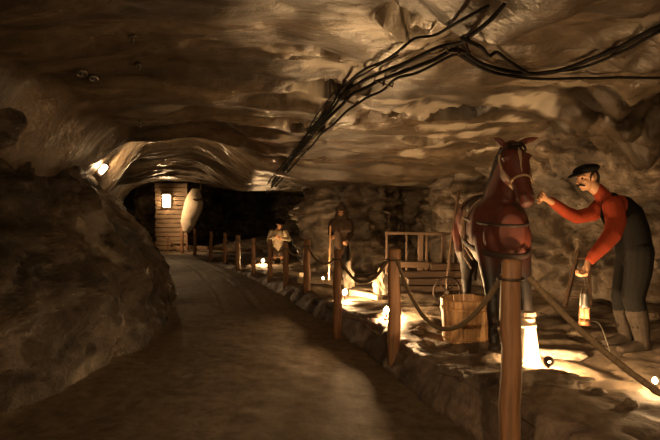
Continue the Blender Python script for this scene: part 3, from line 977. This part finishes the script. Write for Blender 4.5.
# legs
def leg(pts, rs): tube(b, pts, rs, 14)
for s in (-1, 1):
    x = HX + s * .145
    leg([(x, 5.20, 1.32), (x, 5.12, 1.10), (x - .0, 5.05, .93), (x, 5.00, .78), (x, 4.99, .71), (x, 5.01, .58), (x, 5.01, GH + .19), (x, 4.98, GH + .13), (x, 4.95, GH + .06)],
        [.12, .095, .072, .058, .062, .043, .042, .052, .042])
    x = HX - .01 + s * .165
    leg([(x, 6.62, 1.32), (x + s * .01, 6.50, 1.10), (x, 6.58, .97), (x, 6.74, .82), (x, 6.80, .74), (x, 6.77, .60), (x, 6.73, GH + .19), (x, 6.68, GH + .13), (x, 6.64, GH + .06)],
        [.19, .15, .10, .068, .066, .048, .045, .054, .044])
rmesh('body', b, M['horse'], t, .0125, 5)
for s in (-1, 1):
    for yy, x in ((4.94, HX + s * .145), (6.63, HX - .01 + s * .165)):
        b = BM(); tube(b, [(x, yy - .01, GH - .005), (x, yy, GH + .035), (x, yy + .015, GH + .075)], [.068, .06, .05], 16, dome=False); obj('hoof', b, M['hoof'], t, True)
    # ears
    b = BM(); e0 = HP(.0, s * .055, .01) + Vector((0, .02, .03)); tip = P(493 if s < 0 else 538, 138, 5.04)
    mid = e0.lerp(tip, .5) + Vector((0, -.01, .01))
    tube(b, [e0, e0.lerp(mid, .5), mid, mid.lerp(tip, .6), tip], [(.024, .018), (.030, .018), (.028, .015), (.017, .010), (.004, .004)], 12, side=(0, -.4, 1)); obj('ear', b, M['horse'], t, True)
    b = BM(); ell(b, HP(.24, s * .122, .064), (.014, .018, .016), None, 12); obj('eye', b, M['hoof'], t, True)
    b = BM(); ell(b, HP(.955, s * .036, .066), (.010, .008, .014), None, 10); obj('nostril', b, M['hoof'], t, True)
b = BM(); bl = []
pts = [HP(f, .004 + .01 * math.sin(f * 9), u) for f, u in ((.12, .115), (.22, .122), (.34, .113), (.46, .098), (.56, .088))]
tube(b, pts, [(.006, .006), (.018, .007), (.015, .007), (.011, .007), (.005, .005)], 10, side=tuple(hs)); o = obj('blaze', b, M['palestrap'], t, True); o['label'] = 'pale blaze down the face'
# mane and forelock: hanging locks
b = BM(); rr = random.Random(5)
for i in range(30):
    f = i / 29; k = f * (len(nk) - 1); j = min(int(k), len(nk) - 2); q = k - j
    a = Vector(nk[j][:3]).lerp(Vector(nk[j + 1][:3]), q); ry = nk[j][4] + (nk[j + 1][4] - nk[j][4]) * q; rx = nk[j][3] + (nk[j + 1][3] - nk[j][3]) * q
    tdir = (Vector(nk[j + 1][:3]) - Vector(nk[j][:3])).normalized(); up = Vector((0, tdir.z, -tdir.y))
    if up.y < 0: up = -up
    top = a + up * ry * .96 + Vector((.01, 0, 0))
    L = .20 + .07 * rr.random()
    tube(b, [top, a + up * ry * .8 + Vector((-rx * .62, 0, -.01)), a + up * ry * .5 + Vector((-rx * .88, -.01, -L * .25)), a + up * ry * .25 + Vector((-rx * 1.0, -.01, -L * .6))],
         [.030, .030, .024, .010], 8)
rmesh('mane', b, M['mane'], t, .011, 1)
b = BM()
for i in range(9):
    x = (i - 4) * .014
    tube(b, [HP(-.05, x * .6, .02), HP(.04, x, .115), HP(.13, x * 1.3 + .004 * math.sin(i * 3), .128), HP(.20 + .03 * math.sin(i * 5), x * 1.4, .130)], [.014, .013, .009, .003], 6)
rmesh('forelock', b, M['mane'], t, .007, 1)
b = BM()
for i in range(12):
    a = 2 * math.pi * i / 12
    tube(b, [(HX - .02, 7.05, 1.55), (HX - .03 + .03 * math.cos(a), 7.15 + .02 * math.sin(a), 1.42), (HX - .05 + .05 * math.cos(a), 7.19 + .04 * math.sin(a), 1.1), (HX - .06 + .04 * math.cos(a + .4), 7.16 + .03 * math.sin(a), .68)], [.035, .035, .035, .008], 8)
rmesh('tail', b, M['mane'], t, .013, 1)

def band_on_head(f, pad, r, name, mat, tilt=0):
    b = BM(); j = 0
    while hr[j + 1][0] < f: j += 1
    q = (f - hr[j][0]) / (hr[j + 1][0] - hr[j][0]); a = hr[j][1] + (hr[j + 1][1] - hr[j][1]) * q; c = hr[j][2] + (hr[j + 1][2] - hr[j][2]) * q; u0 = hr[j][3]
    pts = [HP(f + tilt * math.sin(w), (a + pad) * math.cos(w), u0 + (c + pad) * math.sin(w)) for w in [2 * math.pi * k / 28 for k in range(29)]]
    tube(b, pts, [r] * 29, 8, dome=False); return obj(name, b, M[mat], t, True)


o = band_on_head(.62, .004, .011, 'noseband', 'palestrap'); o['label'] = 'pale noseband of the halter'
band_on_head(.08, .010, .010, 'browband', 'leather')
for s in (-1, 1):
    b = BM(); tube(b, [HP(.02, s * .096, .0), HP(.2, s * .130, -.01), HP(.4, s * .124, -.02), HP(.62, s * .092, -.0)], [.009] * 4, 8); o = obj('cheek_strap', b, M['palestrap'], t, True)
    b = BM(); c = HP(.62, s * .094, -.01); tube(b, [c + hd.normalized() * (.022 * math.cos(a)) + hu * (.022 * math.sin(a)) for a in [2 * math.pi * k / 14 for k in range(15)]], [.005] * 15, 6, dome=False); obj('halter_ring', b, M['brass'], o, True)
b = BM(); tube(b, [HP(.64, .03, -.085), HP(.9, .02, -.12) , HP(.97, .05, -.09), HP(.64, .085, -.0)], [.008] * 4, 8); obj('chin_strap', b, M['palestrap'], t, True)

def body_band(y0, y1, pad, w, th, mat, name, a0=0, a1=2 * math.pi, lab=None):
    """strap round the barrel at y (top y0, bottom y1)"""
    b = BM(); pts = []
    for k in range(41):
        a = a0 + (a1 - a0) * k / 40
        y = (y0 + y1) / 2 + (y0 - y1) / 2 * math.sin(a)
        ys = [s[1] for s in spine][::-1]; wv = np.interp(y, ys, [s[3] for s in spine][::-1]); hv = np.interp(y, ys, [s[4] for s in spine][::-1]); zc = np.interp(y, ys, [s[2] for s in spine][::-1])
        if y < 5.6 or y > 6.4: wv = wv * 1.04 + .012
        pts.append((HX + (wv + pad) * math.cos(a), y, zc + (hv + pad) * math.sin(a)))
    tube(b, pts, [(w, th)] * 41, 10, side=(0, 1, 0), dome=False); o = obj(name, b, M[mat], t, True)
    if lab: o['label'] = lab
    return o


body_band(5.75, 5.75, .012, .035, .010, 'palestrap', 'girth', lab='pale webbing girth')
body_band(6.15, 6.0, .010, .022, .008, 'palestrap', 'back_strap', 0, math.pi, 'pale strap over the back')
body_band(6.45, 6.25, .010, .018, .008, 'leather', 'hip_strap', 0, math.pi)
# breast band and trace round the front
def loop_front(z, rx, yf, yb, r, mat, name, dz=0, lab=None):
    b = BM(); pts = []
    for k in range(33):
        a = math.pi + math.pi * k / 32
        pts.append((HX + rx * math.cos(a) , yb + (yb - yf) * math.sin(a), z + dz * (1 + math.sin(a))))
    tube(b, pts, [(r * .4, r)] * 33, 10, side=(1, 0, 0)); o = obj(name, b, M[mat], t, True)
    if lab: o['label'] = lab
loop_front(1.47, .300, 4.84, 5.75, .015, 'leather', 'breast_band', .05)
loop_front(1.20, .315, 4.855, 5.75, .028, 'leather', 'lower_breast_band', .10)
# pad on the back
b = BM()
for s in (-1, 1): ell(b, (HX + s * .12, 5.95, 1.66), (.16, .26, .07), Matrix.Rotation(s * .5, 3, 'Y'))
rmesh('back_pad', b, M['leather'], t, .014, 3)
for k, (dy, z0, z1) in enumerate(((5.72, 1.58, 1.22), (5.86, 1.60, 1.12))):
    b = BM(); tube(b, [(HX - .285, dy, z0), (HX - .318, dy - .06, (z0 + z1) / 2), (HX - .30, dy - .14, z1), (HX - .24, dy - .26, z1 - .10)], [(.016, .008)] * 4, 8, side=(0, 1, 0)); o = obj('side_strap', b, M['palestrap'], t, True)

# the horse stands slightly askew: its hindquarters swing away to the right
for ch in list(t.children_recursive):
    for v in ch.data.vertices:
        v.co.x += .15 * max(0.0, v.co.y - 5.25)

# ------------------------------------------------------------------ people
def hand(b, wrist, pd, out, curl=.9, sc=1.0, thumb=1):
    """palm + four fingers + thumb; pd: direction of the hand, out: the side the fingers curl to"""
    d = Vector(pd).normalized(); o = Vector(out); o = (o - d * o.dot(d)).normalized(); s = d.cross(o)
    L = .085 * sc
    tube(b, [wrist, wrist + d * L * .5, wrist + d * L], [(.026 * sc, .018 * sc), (.038 * sc, .018 * sc), (.040 * sc, .015 * sc)], 12, side=tuple(s))
    for i in range(4):
        r = (.0095 - .0008 * (i == 3)) * sc; root = wrist + d * L * .92 + s * (i - 1.5) * .021 * sc; ln = (.078, .086, .082, .064)[i] * sc
        pts = [root]; a = 0; dd = d.copy()
        for j, f in enumerate((.42, .32, .26)):
            a += curl * (.8 if j == 0 else 1.0); dd = d * math.cos(a) + o * math.sin(a); pts.append(pts[-1] + dd * ln * f)
        tube(b, pts, [r * 1.05, r, r * .95, r * .8], 8)
    root = wrist + d * L * .25 - s * thumb * .030 * sc
    tube(b, [root, root + (d * .6 - s * thumb * .8).normalized() * .035 * sc + o * .01, root + (d * .8 - s * thumb * .35).normalized() * .062 * sc + o * .028 * sc], [.014 * sc, .012 * sc, .009 * sc], 8)


def head_mesh(b, c, fwd, up, k=1.0):
    """skull, jaw, brow, nose, lips, ears around centre c"""
    f = Vector(fwd).normalized(); u = Vector(up); u = (u - f * u.dot(f)).normalized(); s = f.cross(u)
    R = Matrix((s, f, u)).transposed()
    Q = lambda a, q, z: c + (s * a + f * q + u * z) * k
    ell(b, Q(0, -.012, .025), (.074 * k, .092 * k, .088 * k), R, 20); ell(b, Q(0, .018, -.035), (.060 * k, .070 * k, .078 * k), R, 20)
    ell(b, Q(0, .055, -.088), (.030 * k, .028 * k, .022 * k), R, 12)
    tube(b, [Q(0, .082, .018), Q(0, .098, -.008), Q(0, .112, -.026), Q(0, .096, -.036)], [(.009 * k, .009 * k), (.011 * k, .010 * k), (.016 * k, .012 * k), (.014 * k, .008 * k)], 10, side=tuple(s))
    for z, r in ((-.053, .007), (-.064, .008)): tube(b, [Q(-.022, .076, z), Q(0, .088, z), Q(.022, .076, z)], [.005 * k, r * k, .005 * k], 8)
    for q in (-1, 1):
        tube(b, [Q(q * .012, .080, .026), Q(q * .035, .074, .030), Q(q * .055, .056, .022)], [.009 * k, .010 * k, .008 * k], 8)
        ell(b, Q(q * .038, .052, -.02), (.022 * k, .022 * k, .020 * k), R, 10)
        ell(b, Q(q * .076, -.008, -.005), (.010 * k, .019 * k, .030 * k), R, 10)
    return Q, R


def limb(b, pts, rs, seg=14): tube(b, [Vector(p) for p in pts], rs, seg)


def boot(b, ank, toe, g0, k=1.0, sh_=.066, knee=None):
    a = Vector(ank); tt = Vector(toe); d = (tt - a); d.z = 0; d.normalize()
    h = Vector((a.x, a.y, g0 + .045 * k)) - d * .04 * k
    tube(b, [h, h + d * .09 * k + Vector((0, 0, .005)), h + d * .18 * k - Vector((0, 0, .008 * k)), h + d * .25 * k - Vector((0, 0, .012 * k))], [(.040 * k, .045 * k), (.046 * k, .048 * k), (.050 * k, .036 * k), (.040 * k, .030 * k)], 12, side=(-d.y, d.x, 0))
    ud = (Vector(knee) - a).normalized() if knee is not None else Vector((0, 0, 1))
    tube(b, [a + ud * .20 * k, a + ud * .10 * k, Vector((a.x, a.y, g0 + .06 * k))], [sh_ * k, sh_ * .85 * k, .054 * k], 12)


# --- the man with the lantern
YM = 5.2
W = lambda px, py, Y=YM: P(px, py, Y)
gm = ground(2.75, 5.15)
man = thing('person', 'man in red sweater, black vest and cap holding a lantern and reaching to the horse', 'person', (2.75, 5.2, gm))
b = BM()
hc = W(587, 178)
fw = (-1, -.18, -.22); upv = (-.28, 0, 1)
Q, R = head_mesh(b, hc, fw, upv, 1.02)
limb(b, [hc + Vector((.035, .0, -.06)), W(601, 194), W(606, 202)], [.058, .056, .06])
# near hand (holding the lantern) and far hand (at the halter)
wn = W(588, 262, 4.86); wf = W(545, 198, 5.02)
ln_dir = (W(585, 276, 4.84) - wn); ff_dir = (W(534, 191.5, 4.90) - wf)
limb(b, [W(592, 254, 4.88), wn], [.030, .027]); limb(b, [W(555, 204, 5.12), wf], [.030, .027])
hand(b, wn, ln_dir, (-1, .2, 0), 1.05, 1.34, -1)
hand(b, wf, ff_dir, (0, -.9, -.3), .55, 1.1, 1)
limb(b, [W(611, 208, 5.06), W(616, 222, 4.98), W(611, 236, 4.90), W(603, 246, 4.87), W(592, 254, 4.88)], [.05, .045, .04, .035, .03])
limb(b, [W(604, 205, 5.34), W(592, 214, 5.34), W(577, 217, 5.28), W(566, 212, 5.20), W(555, 204, 5.12)], [.05, .045, .038, .034, .03])
limb(b, [W(606, 201), W(618, 210), W(629, 226), W(634, 246)], [.06, .09, .10, .10])
limb(b, [W(636, 246), W(639, 254, 5.12), W(638, 272, 5.11), W(633, 298, 5.10), W(643, 335, 5.10)], [.08, .08, .07, .05, .04])
limb(b, [W(634, 246), W(631, 254, 5.30), W(627, 274, 5.31), W(622, 298, 5.32), W(626, 332, 5.34)], [.08, .08, .07, .05, .04])
rmesh('skin', b, M['skin'], man, .0058, 2, .4)
# eyes, moustache
for q in (-1, 1):
    b = BM(); ell(b, Q(q * .032, .070, .006), (.012, .009, .009), R, 10); obj('eye', b, M['hair'], man, True)
b = BM(); tube(b, [Q(-.045, .070, -.062), Q(-.02, .094, -.046), Q(0, .100, -.044), Q(.02, .094, -.046), Q(.045, .070, -.062)], [.006, .011, .010, .011, .006], 8); obj('moustache', b, M['hair'], man, True)
b = BM()
tube(b, [Q(0, -.05, .045), Q(0, -.075, .0), Q(0, -.07, -.05)], [(.07, .05), (.07, .035), (.055, .03)], 12, side=tuple(R.col[0]))
for q in (-1, 1): tube(b, [Q(q * .07, -.02, .04), Q(q * .072, .012, .01), Q(q * .068, .018, -.03)], [.018, .012, .006], 8)
rmesh('hair', b, M['hair'], man, .008, 2)
# cap
cap = None
b = BM(); ell(b, Q(0, -.012, .080), (.108, .125, .046), R, 20); tube(b, [Q(0, -.012, .045), Q(0, -.012, .080)], [(.088, .106), (.092, .108)], 20, side=tuple(R.col[0]), dome=False)
tube(b, [Q(0, .06, .058), Q(0, .115, .052), Q(0, .165, .040)], [(.085, .014), (.080, .012), (.050, .008)], 16, side=tuple(R.col[0]))
rmesh('cap', b, M['vest'], man, .0075, 2)
# torso (sweater) with both sleeves
b = BM()
tube(b, [W(632, 244), W(630, 228), W(623, 214), W(613, 204), W(606, 198)], [(.155, .125), (.15, .12), (.165, .125), (.165, .11), (.07, .07)], 20, side=(0, 1, 0))
sn = W(613, 206, 5.03); sf = W(604, 203, 5.36)
limb(b, [sn, W(616, 222, 4.96), W(612, 235, 4.90), W(603, 246, 4.87), W(594, 255, 4.86), W(590.5, 260, 4.86)], [.096, .088, .078, .066, .054, .045])
limb(b, [sf, W(592, 214, 5.34), W(577, 217, 5.28), W(566, 212, 5.20), W(555, 204, 5.12), W(551, 201, 5.10)], [.085, .074, .066, .056, .046, .041])
limb(b, [W(606, 200), W(601, 194), W(597.5, 189.5)], [.080, .068, .062])
rmesh('sweater', b, M['sweater'], man, .0095, 3)
# vest over the torso
b = BM()
tube(b, [W(634, 250), W(631, 230), W(625, 216), W(617, 206), W(611, 200)], [(.18, .155), (.175, .150), (.185, .155), (.16, .130), (.10, .075)], 22, side=(0, 1, 0))
for Yy in (5.07, 5.31): tube(b, [W(613, 199, Yy), W(604, 202, Yy - .02), W(603, 216, Yy - .02), W(610, 232, Yy - .01)], [(.035, .02)] * 4, 10, side=(0, 1, 0))
rmesh('vest', b, M['vest'], man, .010, 3)
# trousers
b = BM()
tube(b, [W(632, 240), W(635, 250), W(636, 258)], [(.165, .135), (.175, .145), (.15, .13)], 18, side=(0, 1, 0))
kn, kf = W(633, 298, 5.10), W(622, 298, 5.32)
an, af = W(643, 337, 5.10), W(626, 334, 5.34)
limb(b, [W(639, 252, 5.12), W(638, 272, 5.11), kn, W(636, 308, 5.10), W(640, 326, 5.1)], [.13, .118, .100, .092, .080])
limb(b, [W(631, 252, 5.30), W(627, 274, 5.31), kf, W(623, 310, 5.33), W(625, 326, 5.34)], [.13, .115, .096, .090, .078])
rmesh('trousers', b, M['trouser'], man, .011, 3)
b = BM(); boot(b, an, an + Vector((-.3, -.08, 0)), ground(an.x, an.y), 1.15, .084, kn); obj_ = rmesh('boot', b, M['boot'], man, .009, 3)
b = BM(); boot(b, af, af + Vector((-.3, -.10, 0)), ground(af.x, af.y), 1.15, .082, kf); rmesh('boot', b, M['boot'], man, .009, 3)

# lantern hanging from his hand
lp = W(584.5, 325, 4.83); X_, Y_ = lp.x, lp.y
z = lambda py: CZ - (py - HY) * Y_ / F
lan = thing('miner_lantern', 'glowing brass miner lantern hanging from the man\'s lowered hand', 'lantern', (X_, Y_, z(325)))
b = BM(); tube(b, [(X_, Y_, z(325)), (X_, Y_, z(322)), (X_, Y_, z(318))], [.046, .050, .046], 20, dome=False); obj('base', b, M['brass'], lan, True)
b = BM(); tube(b, [(X_, Y_, z(318)), (X_, Y_, z(308))], [.038, .038], 20, dome=False); o = obj('lit_glass', b, M['flame'], lan, True); o['label'] = 'glowing orange glass'
b = BM(); tube(b, [(X_, Y_, z(308)), (X_, Y_, z(305)), (X_, Y_, z(294)), (X_, Y_, z(292))], [.044, .040, .037, .030], 20, dome=False); obj('bonnet', b, M['steel'], lan, True)
b = BM()
for k in range(6):
    a = 2 * math.pi * k / 6; tube(b, [(X_ + .044 * math.cos(a), Y_ + .044 * math.sin(a), z(319)), (X_ + .044 * math.cos(a), Y_ + .044 * math.sin(a), z(307))], [.004, .004], 6)
obj('guard_rods', b, M['brass'], lan, True)
b = BM(); tube(b, [(X_ - .03, Y_, z(293)), (X_ - .025, Y_, z(288)), (X_, Y_, z(285.5)), (X_ + .025, Y_, z(288)), (X_ + .03, Y_, z(293))], [.005] * 5, 8); hdl = obj('handle', b, M['iron'], lan, True)
b = BM(); tube(b, [(X_, Y_, z(285.5)), (X_ + .008, Y_, z(282)), (X_ + .004, Y_, z(277.5))], [.006] * 3, 8); obj('hook', b, M['iron'], hdl, True)
wp = [Vector((X_ + .045, Y_ + .0, z(321))), W(597, 322, 4.9), W(603, 331, 5.0), W(612, 346, 5.0)]
wp[-1].z = ground(wp[-1].x, wp[-1].y) + .01
b = BM(); tube(b, catmull(wp, 6), [.006] * 19, 8); tag(obj('lantern_cord', b, M['steel'], None, True), 'thin pale cord bending from the lantern down to the ground', 'cord')


# --- simpler far figures, same construction
def far_miner(name, label, J, mats, hat, k=1.0):
    root = thing('person', label, 'person', J['root'])
    b = BM(); Q, R = head_mesh(b, J['head'], J['face'], (0, 0, 1), k)
    limb(b, [J['head'] + Vector((0, .01, -.07 * k)), J['neck']], [.055 * k, .06 * k])
    for s in (0, 1):
        wv = J['wrist'][s]; limb(b, [J['elbow'][s].lerp(wv, .8), wv], [.032 * k, .028 * k]); hand(b, wv, J['hdir'][s], J['hout'][s], .9, k, 1 - 2 * s)
    limb(b, [J['neck'], J['chest'], J['waist'], J['hip']], [.05 * k, .09 * k, .09 * k, .09 * k])
    for s in (0, 1):
        limb(b, [J['chest'], J['sh'][s], J['elbow'][s], J['elbow'][s].lerp(J['wrist'][s], .85)], [.05 * k, .05 * k, .04 * k, .03 * k])
        limb(b, [J['hip'], J['hip'] + (J['sh'][s] - J['chest']) * .35, J['knee'][s], J['ank'][s]], [.07 * k, .075 * k, .05 * k, .04 * k])
    rmesh('skin', b, M['skin'], root, .0095, 1, .4)
    for q in (-1, 1):
        b = BM(); ell(b, Q(q * .032, .074, .006), (.011, .009, .008), R, 8); obj('eye', b, M['hair'], root, True)
    b = BM()
    tube(b, [J['hip'], J['waist'], J['chest'], J['neck']], [(.17 * k, .14 * k), (.155 * k, .13 * k), (.19 * k, .14 * k), (.08 * k, .07 * k)], 18, side=(1, 0, 0))
    tube(b, [J['hip'], J['hip'] + Vector((0, .02, -.16 * k))], [(.17 * k, .14 * k), (.185 * k, .155 * k)], 18, side=(1, 0, 0))
    for s in (0, 1): limb(b, [J['sh'][s], J['elbow'][s], J['elbow'][s].lerp(J['wrist'][s], .85)], [.078 * k, .062 * k, .045 * k])
    rmesh('jacket', b, M[mats[0]], root, .014, 2)
    b = BM()
    for s in (0, 1): limb(b, [J['hip'] + (J['sh'][s] - J['chest']) * .35, J['knee'][s], J['ank'][s] + Vector((0, 0, .1))], [.115 * k, .078 * k, .062 * k])
    rmesh('trousers', b, M[mats[1]], root, .014, 2)
    for s in (0, 1):
        b = BM(); boot(b, J['ank'][s], J['ank'][s] + Vector((J['toe'][0], J['toe'][1], 0)), J['root'][2], k); rmesh('boot', b, M['boot'], root, .012, 2)
    b = BM()
    if hat == 'hat':
        ell(b, Q(0, -.01, .085), (.085 * k, .1 * k, .07 * k), R, 18); tube(b, [Q(0, -.005, .060), Q(0, -.005, .072)], [(.125 * k, .14 * k)] * 2, 20, side=tuple(R.col[0]), dome=False)
        rmesh('hat', b, M['hair'], root, .01, 1)
    else:
        ell(b, Q(0, -.035, .03), (.115 * k, .115 * k, .13 * k), R, 18); tube(b, [Q(0, -.02, .10), Q(0, -.02, .20)], [.08 * k, .02 * k], 12)
        tube(b, [Q(0, -.05, -.02), Q(0, -.04, -.12)], [.12 * k, .15 * k], 14)
        rmesh('hood', b, M[mats[0]], root, .012, 2)
    return root, Q


# pale bending miner
Y1 = 15.4; V = lambda px, py, dy=0: P(px, py, Y1 + dy)
g1 = ground(V(278, 265).x, Y1)
J = dict(root=(V(278, 0).x, Y1, g1), head=V(280, 224.5, -.22), face=(.35, -1, -.55), neck=V(278.5, 230, -.05), chest=V(278, 234, .0), waist=V(277.5, 242, .06), hip=V(278, 247, .08),
         sh=(V(271.5, 232.5), V(285.5, 232.5)), elbow=(V(268.5, 240.5, -.12), V(289, 239.5, -.12)), wrist=(V(276, 237, -.32), V(282, 238.5, -.32)),
         hdir=((1, -.1, -.1), (-1, -.1, .15)), hout=((0, -1, -.4), (0, -1, -.4)), knee=(V(275, 256.5, -.06), V(281.5, 256.5, -.04)), ank=(V(274, 263, .02), V(282, 263, .02)), toe=(.05, -1))
for s in (0, 1): J['ank'][s].z = g1 + .09
far_miner('miner', 'bending miner in pale shirt and dark hat standing in the dark far gallery', J, ('linen', 'cape'), 'hat', 1.06)
# caped miner
Y2 = 11.4; V = lambda px, py, dy=0: P(px, py, Y2 + dy)
g2 = ground(V(341, 280).x, Y2)
J = dict(root=(V(341, 0).x, Y2, g2), head=V(341, 212.5, -.04), face=(-.1, -1, -.12), neck=V(341, 218, .0), chest=V(341, 225, .0), waist=V(341, 238, .03), hip=V(341, 245, .04),
         sh=(V(333.5, 222), V(348.5, 222)), elbow=(V(330.5, 234, -.06), V(351, 234, -.04)), wrist=(V(332, 238, -.30), V(347, 242, -.28)),
         hdir=((-.1, -1, .3), (-.2, -1, -.1)), hout=((1, -.1, -.2), (-1, 0, -.3)), knee=(V(338.5, 262, -.05), V(345, 262, -.03)), ank=(V(338, 276, .02), V(345.5, 276, .02)), toe=(-.1, -1))
for s in (0, 1): J['ank'][s].z = g2 + .09
r2, Q2 = far_miner('miner', 'miner in a dark hood and shoulder cape holding a long staff', J, ('cape', 'trouser'), 'hood', 1.0)
b = BM()
rings = []
for zf, rx_, ry_ in ((217, .10, .09), (220, .22, .13), (224, .255, .17), (229, .265, .19), (232, .26, .2)):
    c = V(341, zf)
    rings.append([b.verts.new((c.x + rx_ * (1 + .05 * math.sin(5 * a)) * math.cos(a), c.y + ry_ * (1 + .08 * math.sin(7 * a)) * math.sin(a), c.z)) for a in [2 * math.pi * k / 28 for k in range(28)]])
for q, s in zip(rings[:-1], rings[1:]):
    for k in range(28): b.faces.new((q[k], q[(k + 1) % 28], s[(k + 1) % 28], s[k]))
o = obj('cape', b, M['cape'], r2, True); sd = o.modifiers.new('s', 'SOLIDIFY'); sd.thickness = .02
a_ = V(330.5, 226, -.42); b_ = V(329, 277, -.42); b_.z = ground(b_.x, b_.y)
b = BM(); tube(b, [a_, b_], [.016, .016], 10); tag(obj('long_staff', b, M['tub'], None, True), 'long pale staff held upright by the caped miner', 'staff')
# slanting tool before the caped miner
a_ = P(356, 258, 10.3); b_ = P(352, 280, 10.1); b_.z = ground(b_.x, b_.y)
b = BM(); tube(b, [P(353, 252, 10.3), P(350, 268, 10.2), b_], [.02, .02, .018], 8); tag(obj('slanting_stick', b, M['oldwood_v'], None, True), 'short slanting stick leaning by the left tall salt lump', 'stick')

# ------------------------------------------------------------------ camera, world, render look
cam = bpy.data.cameras.new('camera'); co_ = bpy.data.objects.new('camera', cam); COL.objects.link(co_)
co_.location = (0, 0, CZ); co_.rotation_euler = (math.radians(90), 0, 0)
cam.sensor_width = 36; cam.lens = F / 660 * 36; cam.shift_y = -(220 - HY) / 660
cam.clip_start = .05
SC.camera = co_
w = bpy.data.worlds.new('mine_dark'); SC.world = w; w.use_nodes = True
w.node_tree.nodes['Background'].inputs[0].default_value = (1, .6, .3, 1)
w.node_tree.nodes['Background'].inputs[1].default_value = .004
vs = SC.view_settings
vs.view_transform = 'Standard'; vs.look = 'None'; vs.exposure = 0; vs.gamma = 1; vs.use_curve_mapping = False
SC.cycles.use_denoising = True
SC.cycles.sample_clamp_indirect = 4
SC.cycles.max_bounces = 6
